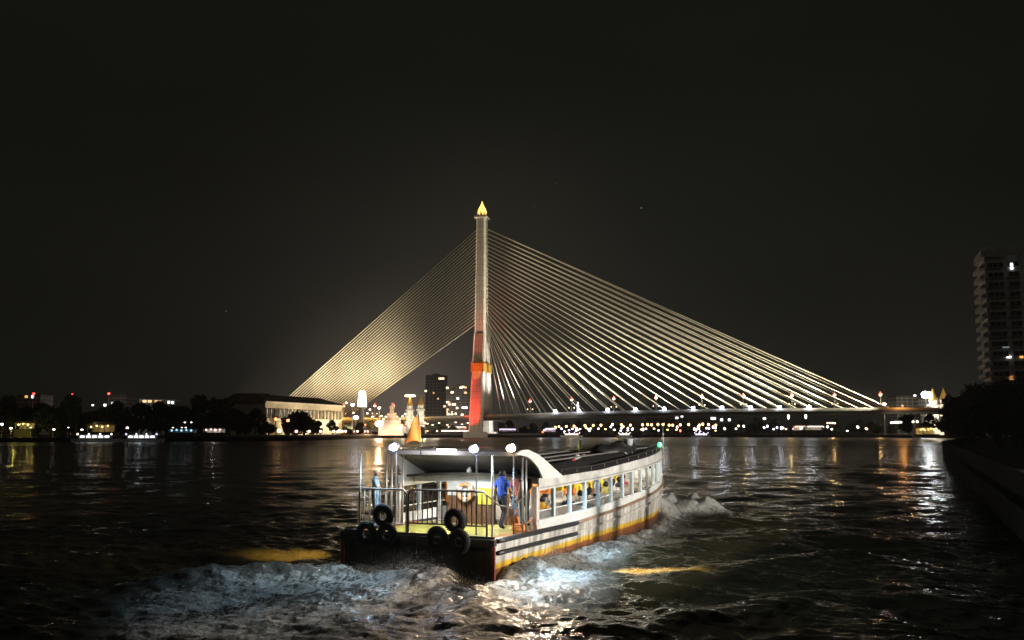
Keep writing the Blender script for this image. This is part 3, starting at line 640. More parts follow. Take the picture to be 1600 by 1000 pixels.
rp = thing('mooring_rope', 'orange mooring rope coiled on deck at the foot of the doorway jamb', 'rope', B(2.0, 2.3, DECK), FRZ)
mb = MB()
for k in range(4): mb.torus((0, 0, .03 + .045 * k), .20 - .015 * k, .026, 'z', 22, 7)
mb.tube([(.15, .1, .15), (.28, .3, .3), (.32, .42, .55)], .024, 6); mb.build('coil', mat('orange_rope', (.75, .30, .08), .8), rp, True)

# ------------------------------------------------------------------ people
def blend(a, b, t): return tuple(a[i] + (b[i] - a[i]) * t for i in range(3))
STAND = dict(pel=(0, 0, .93), sp=(0, .0, 1.12), ch=(0, 0, 1.32), nb=(0, -.01, 1.46), nk=(0, .01, 1.53), hd=(0, .025, 1.61), ht=(0, .02, 1.70),
             lsh=(-.185, 0, 1.40), lel=(-.25, -.04, 1.13), lwr=(-.25, .08, .90), rsh=(.185, 0, 1.40), rel=(.25, -.04, 1.13), rwr=(.25, .08, .90),
             lhp=(-.095, 0, .88), lkn=(-.11, .03, .49), lan=(-.11, -.03, .085), rhp=(.095, 0, .88), rkn=(.11, .03, .49), ran=(.11, -.03, .085))
SIT = dict(STAND); SIT.update({k: (STAND[k][0], STAND[k][1] - .02, STAND[k][2] - .42) for k in ('pel', 'sp', 'ch', 'nb', 'nk', 'hd', 'ht', 'lsh', 'rsh')})
SIT.update(lel=(-.25, .06, .71), lwr=(-.16, .28, .60), rel=(.25, .06, .71), rwr=(.16, .28, .60), lhp=(-.1, 0, .47), rhp=(.1, 0, .47), lkn=(-.12, .42, .48), rkn=(.12, .42, .48), lan=(-.12, .44, .09), ran=(.12, .44, .09))
PC = [0]
def person(label, loc, rz, pose, top, bottom, sleeve=True, hair='short', hairmat=None, shoe=None, group=None, bare_legs=False, legs=True):
    t = thing('person', label, 'person', loc, rz, group)
    P = dict(pose); V = []; Rr = []; Eg = []; Bn = []            # bones: (a, b, material index)
    def v(p, r): V.append(p); Rr.append(r); return len(V) - 1
    def e(a, b, m): Eg.append((a, b)); Bn.append((a, b, m))
    SK, TP, BT, SH = 0, 1, 2, 3
    pel = v(P['pel'], .135); sp = v(P['sp'], .125); ch = v(P['ch'], .145); nb = v(P['nb'], .085); nk = v(P['nk'], .052); hd = v(P['hd'], .088); ht = v(P['ht'], .062)
    fw = Vector((0, 1, 0)); nose = v(tuple(Vector(P['hd']) + Vector((0, .098, -.015))), .016)
    chin = v(tuple(Vector(P['hd']) + Vector((0, .055, -.075))), .035)
    e(pel, sp, TP); e(sp, ch, TP); e(ch, nb, TP); e(nb, nk, SK); e(nk, hd, SK); e(hd, ht, SK); e(hd, nose, SK); e(nk, chin, SK)
    for s, q in ((-1, 'l'), (1, 'r')):
        ear = v(tuple(Vector(P['hd']) + Vector((s * .093, -.005, -.01))), .017); e(hd, ear, SK)
        sh = v(P[q + 'sh'], .068); mid = v(blend(P[q + 'sh'], P[q + 'el'], .6), .052); el = v(P[q + 'el'], .043); wr = v(P[q + 'wr'], .028)
        e(ch, sh, TP); e(sh, mid, TP if sleeve else SK); e(mid, el, TP if sleeve == 'long' else SK); e(el, wr, TP if sleeve == 'long' else SK)
        d = (Vector(P[q + 'wr']) - Vector(P[q + 'el'])).normalized(); side = Vector((s, 0, 0)); ac = d.cross(side).normalized() if abs(d.dot(side)) < .95 else Vector((0, 1, 0))
        w = Vector(P[q + 'wr']); pm = v(tuple(w + d * .07), .036); e(wr, pm, SK)
        for k, (off, ln) in enumerate(((-.030, .070), (-.010, .082), (.011, .076), (.030, .058))):
            kn = w + d * .10 + ac * off; a = v(tuple(kn), .0105); e(pm, a, SK)
            b_ = v(tuple(kn + d * ln * .5 - side * .012), .0095); c_ = v(tuple(kn + d * ln * .85 - side * .035), .0075); e(a, b_, SK); e(b_, c_, SK)
        th1 = v(tuple(w + d * .05 - ac * .045 - side * .012), .012); th2 = v(tuple(w + d * .09 - ac * .062 - side * .03), .0095); e(pm, th1, SK); e(th1, th2, SK)
        if legs:
            hp = v(P[q + 'hp'], .098); th = v(blend(P[q + 'hp'], P[q + 'kn'], .5), .082); kn = v(P[q + 'kn'], .058); cf = v(blend(P[q + 'kn'], P[q + 'an'], .35), .056); an = v(P[q + 'an'], .042)
            f = Vector(P[q + 'an']); toe = v(tuple(f + P.get(q + 'toe', Vector((s * .02, .16, -.04)))), .036); heel = v(tuple(f + Vector((0, -.04, -.04))), .036)
            lm = SK if bare_legs else BT
            e(pel, hp, BT); e(hp, th, BT); e(th, kn, BT); e(kn, cf, lm); e(cf, an, lm); e(an, toe, SH); e(an, heel, SH)
    me = bpy.data.meshes.new('tmp'); me.from_pydata(V, Eg, []); ob = bpy.data.objects.new('tmp', me); COL.objects.link(ob)
    ob.modifiers.new('s', 'SKIN'); sv = me.skin_vertices[0].data
    for i, r in enumerate(Rr): sv[i].radius = (r, r); sv[i].use_root = (i == 0)
    sb = ob.modifiers.new('u', 'SUBSURF'); sb.levels = 1; sb.render_levels = 1
    dg = bpy.context.evaluated_depsgraph_get(); dg.update()
    bm_ = bpy.data.meshes.new_from_object(ob.evaluated_get(dg)); bm_.name = 'body'
    bpy.data.objects.remove(ob)
    for m in (M['skin'], top, bottom, shoe or M['hair']): bm_.materials.append(m)
    A = np.array([V[a] for a, b, m in Bn]); D = np.array([V[b] for a, b, m in Bn]) - A; mi = np.array([m for a, b, m in Bn]); rr = np.array([(Rr[a] + Rr[b]) / 2 for a, b, m in Bn]); L2 = (D ** 2).sum(1) + 1e-9
    n = len(bm_.polygons); cen = np.empty(n * 3, np.float32); bm_.polygons.foreach_get('center', cen); cen = cen.reshape(-1, 1, 3)
    tt = np.clip(((cen - A) * D).sum(2) / L2, 0, 1); dist = np.linalg.norm(cen - A - tt[..., None] * D, axis=2) - rr
    bm_.polygons.foreach_set('material_index', mi[dist.argmin(1)].astype(np.int32)); bm_.polygons.foreach_set('use_smooth', [True] * n)
    o = bpy.data.objects.new('body', bm_); COL.objects.link(o); o.parent = t
    h = Vector(P['hd']); hm = hairmat or M['hair']; mb = MB()
    if hair == 'cap':
        mb.sphere(h + Vector((0, -.012, .052)), .108, 16, sc=(.98, 1.05, .75)); mb.v = [(x, y, max(z, h.z + .03)) for x, y, z in mb.v]; mb.box((h.x, h.y + .13, h.z + .04), (.13, .10, .014)); mb.build('cap', hm, t, True)
    else:
        mb.sphere(h + Vector((0, -.022, .030)), .112, 16, sc=(.95, 1.0, .98)); mb.v = [(x, y, max(z, h.z + (.05 if y > h.y + .02 else -.06))) for x, y, z in mb.v]
        if hair == 'long': mb.sphere(h + Vector((0, -.075, -.10)), .085, 12, sc=(.95, .5, 1.7))
        mb.build('hair', hm, t, True)
    for s in (-1, 1): mb = MB(); mb.sphere(h + Vector((s * .034, .085, .012)), .011, 8); mb.build('eye', M['hair'], t, True)
    return t
def cloth(name, col): return mat(name, col, .8, var=.22, scale=9)
navy = cloth('navy_trousers', (.018, .022, .035)); black = cloth('black_cloth', (.012, .012, .013))
st = dict(STAND); st.update(lkn=(-.10, .16, .50), lan=(-.10, .02, .11), rkn=(.11, .02, .49), ran=(.13, -.20, .12), rtoe=Vector((.03, .14, -.075)), lel=(-.29, -.03, 1.14), lwr=(-.27, .12, .93), rel=(.28, .05, 1.15), rwr=(.22, .24, 1.02), hd=(0, .04, 1.60), ht=(0, .045, 1.69))
person('man in royal blue shirt and dark trousers standing on the stern deck', B(1.40, 2.45, DECK), FRZ + R(-18), st, cloth('royal_blue_cloth', (.02, .085, .50)), navy, True)
st = dict(SIT); st.update(lwr=(-.10, .36, .72), rwr=(.10, .38, .74))
st2 = dict(STAND); st2.update(lel=(-.23, .10, 1.16), lwr=(-.10, .32, 1.12), rel=(.23, .10, 1.16), rwr=(.12, .34, 1.13), lkn=(-.10, .10, .5), hd=(0, .05, 1.60), ht=(0, .06, 1.69))
person('crewman in light blue shirt and beige cap standing at the port rail', B(-2.08, 1.0, DECK), FRZ + R(-62), st2, cloth('light_blue_cloth', (.30, .50, .66)), cloth('faded_blue_trousers', (.10, .20, .34)), True, 'cap', cloth('beige_cap_cloth', (.55, .48, .38)))
st3 = dict(STAND); st3.update(rel=(.30, .02, 1.18), rwr=(.12, .16, 1.03))
person('woman in sleeveless black top and black trousers in the doorway', B(1.72, 3.35, DECK), FRZ + R(70), st3, black, black, False, 'long')
person('passenger in pink shirt and blue jeans standing behind the lamp post', B(1.46, 3.40, DECK - .05), FRZ + R(20), STAND, cloth('salmon_pink_cloth', (.66, .20, .17)), cloth('blue_jeans', (.10, .22, .40)), True)
seats = [(1.55, 5.05, (.70, .36, .03), 'yellow_ochre_shirt', 'seated passenger in ochre shirt at the first cabin window', 'short'),
         (.55, 5.05, (.62, .62, .58), 'white_shirt', 'seated passenger in white shirt two places inside the ochre shirt', 'short'),
         (1.6, 7.09, (.06, .17, .34), 'denim_blue_shirt', 'seated passenger in blue shirt with dark hair at the third window', 'short'),
         (.75, 7.09, (.50, .48, .45), 'grey_shirt', 'seated passenger in grey shirt beside the one in blue', 'short'),
         (1.6, 8.11, (.70, .70, .70), 'clean_white_shirt', 'seated passenger in white shirt at the fourth window', 'short'),
         (1.55, 9.13, (.74, .74, .72), 'pale_shirt', 'seated passenger in pale shirt with long hair at the fifth window', 'long'),
         (1.4, 11.17, (.70, .66, .18), 'lemon_shirt', 'seated passenger in lemon shirt halfway along the cabin', 'short'),
         (1.3, 12.19, (.74, .72, .70), 'cream_shirt', 'seated passenger in cream shirt behind the lemon shirt', 'long'),
         (1.2, 13.21, (.05, .06, .10), 'dark_blue_shirt', 'seated passenger in dark blue shirt near the bow windows', 'short'),
         (1.0, 14.23, (.45, .09, .16), 'crimson_shirt', 'seated passenger in crimson shirt near the bow windows', 'long'),
         (-1.5, 7.09, (.35, .40, .45), 'slate_shirt', 'seated passenger in slate shirt on the far side of the cabin', 'short'),
         (-1.4, 10.15, (.62, .30, .10), 'rust_shirt', 'seated passenger in rust shirt on the far side by the yellow curtain', 'short')]
for x, y, c, nm, lab, hr in seats:
    person(lab, B(x, y - .02, .55 + max(0, (y - 8) * .05)), FRZ + R(random.uniform(-12, 12)), SIT, cloth(nm, c), navy, True, hr, group='passengers seated in the ferry cabin')
person('standing passenger in white shirt and black trousers by a middle window', B(1.35, 10.3, .62), FRZ + R(80), STAND, MATS['clean_white_shirt'], black, True)
# quay floodlight out on the pier to the right lights the ferry side; two search lamps on the ferry light the water
QL = Vector((26, 17, 7.0)); light('quay_floodlight', 'SPOT', QL, 50000, (1, .93, .84), B(2.45, 11.5, .6), None, .32, 58, .4)
mp_ = None
for y in (7.6, 9.4, 13.2):
    q = QL + (B(2.45, y, 0) - QL) * .45; q.z = GZ - .4
    if mp_ is None:
        mp_ = thing('mooring_pile', 'thick timber mooring pile standing at the right quay edge', 'pile', q, 0, 'mooring piles on the right quay'); mb = MB(); mb.lathe([(.14, 0), (.12, 3.2), (.12, 3.6), (.07, 3.68)], 12); mb.build('shaft', M['bark'], mp_, True); mb = MB(); mb.lathe([(.155, 0), (.155, .25)], 12, (0, 0, 2.9)); mb.build('iron_band', M['darksteel'], mp_)
    else: dup(mp_, q)
light('starboard_search_lamp', 'SPOT', B(2.75, 3.2, 2.45), 60000, (1, .70, .26), at_z(1016, 893, 0), None, .04, 30, 1)
light('port_search_lamp', 'SPOT', B(-2.75, 2.6, 2.45), 11000, (1, .68, .18), at_z(460, 867, 0), None, .04, 33, 1)
# spray thrown up by the screw and the bow
def spray(name, spots):
    mb = MB()
    for c, sx, sy, sz, n in spots:
        for _ in range(n):
            x, y = random.gauss(0, sx), random.gauss(0, sy); z = abs(random.gauss(0, sz)); r = random.uniform(.003, .009)
            p = c + Vector((x, y, z)); a = [p + Vector((r * random.uniform(-1, 1), r * random.uniform(-1, 1), r * random.uniform(-1, 1))) for _ in range(3)] + [p + Vector((0, 0, r))]
            mb.add(a, [(0, 1, 2), (0, 1, 3), (1, 2, 3), (0, 2, 3)])
    return stuff(mb.build(name, mat('spray_droplets', (.75, .75, .73), .5)))
sp = [(at_z(652, 893, .2), .45, .35, .22, 2600), (at_z(590, 897, .1), 1.1, .6, .16, 3500), (at_z(850, 878, .1), .7, .5, .18, 7000), (at_z(1062, 800, .5), .9, .9, .20, 9000), (at_z(700, 930, .2), .6, .9, .12, 7000)]
spray('spray', sp)
mb = MB(); mb.sphere((0, 0, 0), 1, 24, sc=(1.25, .75, .62)); ms = mb.build('spray_mist', mat('mist_air'), None, True, at_z(655, 896, 0) + Vector((0, .35, .45))); stuff(ms)
t = MATS['mist_air'].node_tree; t.nodes.remove(t.nodes['Principled BSDF']); pv = N(t, 'ShaderNodeVolumePrincipled'); pv.inputs['Color'].default_value = (.95, .95, .95, 1)
c = N(t, 'ShaderNodeTexCoord'); n = N(t, 'ShaderNodeTexNoise'); n.inputs['Scale'].default_value = 2.4; n.inputs['Detail'].default_value = 5; t.links.new(c.outputs['Object'], n.inputs['Vector'])
g = N(t, 'ShaderNodeTexGradient', gradient_type='QUADRATIC_SPHERE'); mpg = N(t, 'ShaderNodeMapping'); mpg.inputs['Scale'].default_value = (.8, 1.33, 1.6); t.links.new(c.outputs['Object'], mpg.inputs[0]); t.links.new(mpg.outputs[0], g.inputs[0])
r = N(t, 'ShaderNodeMapRange'); r.inputs[1].default_value = .46; r.inputs[2].default_value = .74; r.inputs[4].default_value = 8; t.links.new(n.outputs['Fac'], r.inputs[0])
mu = N(t, 'ShaderNodeMath', operation='MULTIPLY'); t.links.new(r.outputs[0], mu.inputs[0]); t.links.new(g.outputs['Fac'], mu.inputs[1]); t.links.new(mu.outputs[0], pv.inputs['Density']); t.links.new(pv.outputs[0], t.nodes['Material Output'].inputs['Volume'])

# ------------------------------------------------------------------ cable-stayed bridge
PHI = R(12); BA = Vector((math.cos(PHI), -math.sin(PHI), 0)); BN = Vector((math.sin(PHI), math.cos(PHI), 0))
BO = at(752, 674, 620); BO.z = 0
def BP(x, n, z): return BO + BA * x + BN * n + Vector((0, 0, z))
DT = [(-260, 11.8), (-150, 12), (-50, 12), (0, 13.2), (60, 15), (150, 16.5), (250, 16.8), (380, 14.5)]
def dz(x): return ip(DT, x)
def bx_of(px, z=16):
    lo, hi = -300, 420
    for _ in range(50):
        m = (lo + hi) / 2; q = BP(m, -11, z) - Vector((0, 0, CAMZ)); dpt = q.y * math.cos(PITCH) + q.z * math.sin(PITCH)
        if 800 + F * q.x / dpt < px: lo = m
        else: hi = m
    return lo
BR = thing('cable_stayed_bridge', 'tall cable-stayed bridge with a single pylon and a fan of pale lit cables', 'bridge', BO, -PHI)
mb = MB(); rows = []
for x in np.linspace(-250, 370, 63):
    z = dz(x); rows.append([(x, -11, z - .2), (x, -11, z - 1.0), (x, -7.5, z - 2.6), (x, 7.5, z - 2.6), (x, 11, z - 1.0), (x, 11, z - .2)])
mb.loft(rows, close=True); mb.f += [tuple(range(6)), tuple(range(62 * 6, 63 * 6))]; mb.m += [0, 0]; mb.build('deck', M['deckconc'], BR)
for s in (-1, 1):
    mb = MB(); rows = []
    for x in np.linspace(-250, 370, 63):
        z = dz(x); rows.append([(x, s * 10.8, z - .2), (x, s * 10.5, z - .2), (x, s * 10.5, z + .9), (x, s * 10.8, z + .9)])
    mb.loft(rows, close=True); mb.build('parapet', M['concrete'], BR)
def taper(a, wa, ta, b, wb_, tb, mi=0):
    "four-sided tapering shaft between two centres; w along the deck, t across it"
    mb = MB(); rows = []
    for (x, y, z), w_, t_ in ((a, wa, ta), (b, wb_, tb)):
        c = .12; rows.append([(x - w_ / 2 + c * w_, y - t_ / 2, z), (x + w_ / 2 - c * w_, y - t_ / 2, z), (x + w_ / 2, y - t_ / 2 + c * t_, z), (x + w_ / 2, y + t_ / 2 - c * t_, z), (x + w_ / 2 - c * w_, y + t_ / 2, z), (x - w_ / 2 + c * w_, y + t_ / 2, z), (x - w_ / 2, y + t_ / 2 - c * t_, z), (x - w_ / 2, y - t_ / 2 + c * t_, z)])
    mb.loft(rows, close=True); mb.f += [tuple(range(8))[::-1], tuple(range(8, 16))]; mb.m += [0, 0]; return mb
PCM = mat('pylon_concrete', (.50, .47, .43), .75, var=.10, scale=.09, bump=.1)
t = PCM.node_tree; c = N(t, 'ShaderNodeTexCoord'); wv = N(t, 'ShaderNodeTexBrick'); wv.offset = 0; wv.inputs['Scale'].default_value = 1; wv.inputs['Brick Width'].default_value = 40; wv.inputs['Row Height'].default_value = 3.6; wv.inputs['Mortar Size'].default_value = .10
wv.inputs['Color1'].default_value = (1, 1, 1, 1); wv.inputs['Color2'].default_value = (.86, .86, .86, 1); wv.inputs['Mortar'].default_value = (.45, .45, .45, 1)
sx_ = N(t, 'ShaderNodeSeparateXYZ'); cx_ = N(t, 'ShaderNodeCombineXYZ'); t.links.new(c.outputs['Object'], sx_.inputs[0]); t.links.new(sx_.outputs['X'], cx_.inputs[0]); t.links.new(sx_.outputs['Z'], cx_.inputs[1]); t.links.new(cx_.outputs[0], wv.inputs['Vector'])
mm = N(t, 'ShaderNodeMix', data_type='RGBA', blend_type='MULTIPLY'); mm.inputs[0].default_value = 1; pp = t.nodes['Principled BSDF']; src = pp.inputs['Base Color'].links[0].from_socket
t.links.new(src, mm.inputs[6]); t.links.new(wv.outputs['Color'], mm.inputs[7]); t.links.new(mm.outputs[2], pp.inputs['Base Color'])
py_ = taper((0, 0, 66), 7.0, 12.5, (0, 0, 143), 5.8, 8.5).build('pylon', PCM, BR)
for z in np.arange(72, 141, 3.5):
    pass
mb = MB(); mb.box((0, 0, 143.5), (8.2, 10.4, 1.2)); mb.box((0, 0, 144.4), (7.0, 8.6, .6)); mb.build('pylon_cap', PCM, py_)
for s in (-1, 1):
    lg = taper((0, s * 15, 1.0), 7.9, 9.0, (0, s * 3.4, 66.6), 7.2, 6.6).build('pylon_leg', PCM, BR)
    f = (44.5 - 1) / 65.6; yc = s * (15 - 11.6 * f)
    mb = MB(); mb.box((0, yc, 44.3), (8.3, 9.0, 4.2)); mb.box((0, yc, 46.7), (8.8, 9.6, .6)); mb.box((0, yc, 41.9), (8.8, 9.6, .6))
    for q in np.linspace(-3.6, 3.6, 6): mb.lathe([(.5, 0), (.2, 1.5), (.02, 2.6)], 6, (q, yc - 4.5, 47)); mb.lathe([(.5, 0), (.2, 1.5), (.02, 2.6)], 6, (q, yc + 4.5, 47))
    mb.build('ornamental_band', M['gold'], lg)
    mb = MB(); mb.box((0, s * 15.2, 1.8), (13, 11, 3.6)); mb.build('leg_footing', M['concrete'], lg)
# lotus-bud lantern at the top
mb = MB(); mb.lathe([(1.3, 0), (2.4, .5), (3.0, 1.6), (2.9, 3.0), (2.3, 4.6), (1.4, 6.4), (.6, 8.2), (.08, 10)], 12, (0, 0, 144.8)); mb.build('lotus_lantern', lampmat('lotus_lantern_glow', (1, .50, .10), 2.6), py_, True)
mb = MB()
for k in range(8):
    a = 2 * math.pi * k / 8; ca, sa = math.cos(a), math.sin(a)
    mb.add([(2.5 * ca - .9 * sa, 2.5 * sa + .9 * ca, 144.6), (2.5 * ca + .9 * sa, 2.5 * sa - .9 * ca, 144.6), (3.5 * ca, 3.5 * sa, 148.0), (2.0 * ca, 2.0 * sa, 144.6)], [(0, 1, 2), (0, 2, 3), (1, 3, 2), (0, 3, 1)])
mb.build('lotus_petal_ring', M['gold'], py_)
# stay cables: two planes over the river, one plane of back stays
for k in range(28):
    u = k / 27; zt = 136 - (136 - 69) * u ** .95
    x = 247 + (15.5 - 247) * u
    for s in (-1, 1):
        mb = MB(); mb.tube([(3.0, s * 1.2, zt), (x, s * 9.8, dz(x) + .2)], .28, 8); mb.build('stay_cable', M['cable'], BR, True)
    zt = 136 - (136 - 74) * u; x = -151 + (151 - 93) * u
    mb = MB(); mb.tube([(-3.0, 0, zt), (x, 0, dz(x) + .2)], .27, 8); mb.build('stay_cable', M['cable'], BR, True)
for x in (-225, -185, -150, -120, -93, -60, 262, 300, 340):
    mb = MB(); mb.box((x, 0, (dz(x) - 2.6) / 2), (3, 12, dz(x) - 2.6)); mb.build('pier', M['deckconc'], BR)
# floodlights of the bridge (real lamps at deck level and at the pylon foot)
LB_w = lampmat('deck_floodlight_glass', (.74, .82, 1.0), 50)
fp = None
for i, px in enumerate([868, 905, 950, 993, 1038, 1083, 1128, 1173, 1218, 1264]):
    x = bx_of(px); p = BP(x, -11.3, dz(x))
    lab = 'blue-white floodlight on the bridge deck edge, %s counted from the pylon' % ORD[i]
    if fp is None:
        fp = thing('deck_floodlight', lab, 'floodlight', p, -PHI, 'floodlights along the bridge deck')
        mb = MB(); mb.tube([(0, 0, -.6), (0, -.5, .3), (0, -.6, 1.2)], .10, 6); mb.box((0, -.6, 1.5), (1.3, .5, .9)); mb.build('bracket', M['darksteel'], fp)
        mb = MB(); mb.sphere((0, -.9, 1.6), 1.0, 12, sc=(1, .6, .9)); mb.build('lamp_glass', LB_w, fp, True)
    else: dup(fp, p, -PHI, lab)
WARM = (1, .86, .58)
for x in (74, 98, 124, 150, 180, 210, 240): light('cable_floodlight', 'SPOT', BP(x + 10, -17, dz(x) + 1.5), 300000, (1, .89, .62), BP(x * .48, -5, dz(x) + (1 - x / 250) * 45 + 46), None, .8, 72, 1)
for x in (-150, -122, -96, -70): light('cable_floodlight', 'SPOT', BP(x - 18, -27, dz(x) + 1.5), 420000, (1, .80, .52), BP(x * .50, 0, dz(x) + 62), None, .8, 62, 1)
light('pylon_red_floodlight', 'SPOT', BP(-20, -32, 3), 330000, (1, .02, .008), BP(-4, -9, 46), None, .6, 27, .8)
light('pylon_red_floodlight', 'SPOT', BP(-7, -38, 4), 105000, (1, .02, .008), BP(-1, -13, 19), None, .6, 46, .9)
light('pylon_amber_floodlight', 'SPOT', BP(0, -24, 30), 9000, (1, .42, .05), BP(0, -8, 44.3), None, .4, 24, .5)
light('pylon_white_floodlight', 'SPOT', BP(24, 0, dz(24) + 1), 210000, (1, .90, .80), BP(3, 0, 58), None, .6, 74, .8)
light('pylon_foot_floodlight', 'SPOT', BP(20, 1, 6), 42000, (1, .93, .85), BP(3, 8, 7), None, .5, 66, .8)
light('pylon_crown_floodlight', 'SPOT', BP(-2, -40, dz(0) + 1), 9000, (1, .60, .42), BP(0, 0, 110), None, .6, 40, .9)
light('anchor_amber_lamp', 'POINT', BP(252, -14, dz(250) + 4), 4000, (1, .42, .10), None, None, .4)
for x in (-90, -70, -52, -38): light('approach_orange_lamp', 'POINT', BP(x, -17, dz(x) - 1.0), 6500 if x < -40 else 3500, (1, .48, .08), None, None, .4)
for x in (42, 60): light('span_white_lamp', 'POINT', BP(x, -16, dz(x) - 5), 1600 if x < 50 else 1300, (1, .92, .82), None, None, .4)
# tall street lamps with red tops on the deck
sl = None
for i, px in enumerate([536, 585, 614, 702, 828, 893, 959, 1025, 1097, 1162, 1238, 1305, 1377]):
    x = bx_of(px); p = BP(x, -10.3, dz(x)); w_ = 'pylon' if i > 3 else 'pylon'
    lab = ('ornate red-topped street lamp on the bridge deck, %s to the right of the pylon' % ORD[i - 4]) if i > 3 else ('ornate red-topped street lamp on the bridge deck, %s to the left of the pylon' % ORD[3 - i])
    if sl is None:
        sl = thing('street_lamp', lab, 'street lamp', p, -PHI, 'red-topped street lamps on the bridge')
        mb = MB(); mb.lathe([(.45, 0), (.45, .5), (.22, .8), (.16, 3), (.12, 7.4), (.3, 7.5)], 8); mb.tube([(-1.6, 0, 3.2), (-.9, 0, 2.4), (0, 0, 2.1)], .12, 6); mb.tube([(1.6, 0, 3.2), (.9, 0, 2.4), (0, 0, 2.1)], .12, 6); mb.build('post', M['concrete'], sl)
        mb = MB(); mb.sphere((0, 0, 8.2), .75, 12, sc=(1.25, 1.25, .8)); mb.build('lamp_globe', lampmat('rosy_lamp_globe', (1, .45, .36), 3.5), sl, True)
        mb = MB(); mb.lathe([(.75, 8.55), (1.15, 8.75), (.5, 9.3), (.06, 10.3)], 8); mb.build('finial', lampmat('red_glass_finial', (1, .06, .03), 1.6), sl)
        for s in (-1, 1): mb = MB(); mb.sphere((s * 1.6, 0, 3.4), .34, 8); mb.build('side_lamp', lampmat('amber_side_lamp', (1, .62, .30), 4), sl, True)
    else: dup(sl, p, -PHI, lab)

# ------------------------------------------------------------------ trees
def crown_mesh(name, r, h, n, m, seed, lobes=7):
    rg = random.Random(seed); mb = MB()
    L = [(Vector((rg.uniform(-.55, .55) * r, rg.uniform(-.55, .55) * r, rg.uniform(.30, .85) * h)), rg.uniform(.28, .5) * r) for _ in range(lobes)]
    for _ in range(n):
        c, q = rg.choice(L); d = Vector((rg.gauss(0, 1), rg.gauss(0, 1), rg.gauss(0, .8))).normalized()
        p = c + d * q * rg.uniform(.55, 1.12); s = rg.uniform(.25, .60) * r / 5
        u = Vector((rg.gauss(0, 1), rg.gauss(0, 1), rg.gauss(0, 1))).normalized(); w_ = u.orthogonal().normalized(); t = u.cross(w_)
        mb.add([p - w_ * s, p + t * s * .6, p + w_ * s, p - t * s * .6], [(0, 1, 2, 3)])
    return mb
def trunk_mb(r, h, seed):
    rg = random.Random(seed); mb = MB(); mb.tube([(0, 0, -.5), (.05 * r, 0, h * .25), (.02 * r, .06 * r, h * .5), (0, 0, h * .75)], [.09 * r, .075 * r, .055 * r, .02 * r], 7)
    for k in range(6):
        a = rg.uniform(0, 6.28); z = h * rg.uniform(.25, .5); mb.tube([(0, 0, z), (.3 * r * math.cos(a), .3 * r * math.sin(a), z + .18 * h), (.5 * r * math.cos(a), .5 * r * math.sin(a), z + .32 * h)], [.045 * r, .03 * r, .012 * r], 5)
    return mb
PROTO = []
def tree_proto(name, r, h, n, m, seed, label, group):
    t = thing(name, label, 'tree', (0, 0, -400), 0, group)
    trunk_mb(r, h, seed).build('trunk', M['bark'], t); crown_mesh(name, r, h, n, m, seed + 50).build('crown', m, t); return t
TP = [tree_proto('broadleaf_tree', 7, 14, 2600, M['leaf'], 1, '', ''), tree_proto('broadleaf_tree', 6, 17, 2600, M['leaf'], 2, '', ''), tree_proto('broadleaf_tree', 8, 12, 2600, M['leaf'], 3, '', ''), tree_proto('broadleaf_tree', 6, 9, 1500, M['leafy'], 4, '', '')]
def plant(k, loc, s, label, group):
    o = dup(TP[k], loc, random.uniform(0, 6.28), label, s); o['group'] = group; return o
def depth_pt(px, d, z=GZ): p = at(px, 674, d); return Vector((p.x, p.y, z))
LG = 'dark trees along the left bank'
for i, px in enumerate(list(range(-20, 345, 20))):
    d = 392 + (i * 37 % 23); plant(i % 3, depth_pt(px, d), random.uniform(.85, 1.15), 'unlit dark tree in the black row along the far left bank', LG)
for i, (px, d, s) in enumerate([(372, 400, .95), (398, 405, .75), (420, 425, .55), (448, 440, .62), (462, 418, .95), (475, 425, .80), (496, 450, .5), (520, 470, .5), (545, 500, .5), (562, 520, .5), (580, 535, .45), (655, 590, .55), (672, 600, .5), (690, 606, .5), (707, 612, .5)]):
    lab = 'rounded dark tree in front of the long lit hall, lamps glowing round its crown' if px == 462 else 'low dark tree behind the pink promenade lamps on the left bank'
    plant(2 if s > .9 else i % 3, depth_pt(px, d), s, lab, LG)
RG = 'low dark trees on the far right bank'
for i, px in enumerate(range(782, 1420, 17)):
    plant(i % 3, depth_pt(px, 672 + i * 13 % 19 - (0 if px < 1250 else (px - 1250) * .45)), random.uniform(.50, .72), 'low dark tree in the row of orange lamps on the far bank under the bridge', RG)
NG = 'black trees on the near right bank'
for i, (px, d, s) in enumerate([(1420, 520, .8), (1452, 480, .7), (1478, 400, .9), (1494, 370, 1.1), (1512, 345, 1.2), (1532, 330, 1.15), (1552, 322, 1.25), (1572, 310, 1.2), (1592, 300, 1.35), (1612, 290, 1.3), (1530, 230, .75), (1556, 205, .75), (1585, 190, .8), (1562, 130, .55), (1600, 120, .6)]):
    plant(i % 3, depth_pt(px, d), s, 'black silhouetted tree massed below the tower block on the right bank', NG)
for t in TP:
    for c in list(t.children): bpy.data.objects.remove(c)
    bpy.data.objects.remove(t)

# ------------------------------------------------------------------ buildings
def rot(p, a): return Vector((p[0] * math.cos(a) - p[1] * math.sin(a), p[0] * math.sin(a) + p[1] * math.cos(a), p[2]))
LW_warm = lampmat('warm_lit_window', (1, .74, .42), 2.6); LW_white = lampmat('white_lit_window', (.95, .97, 1), 3.0); LW_amber = lampmat('amber_lit_window', (1, .5, .15), 1.2)
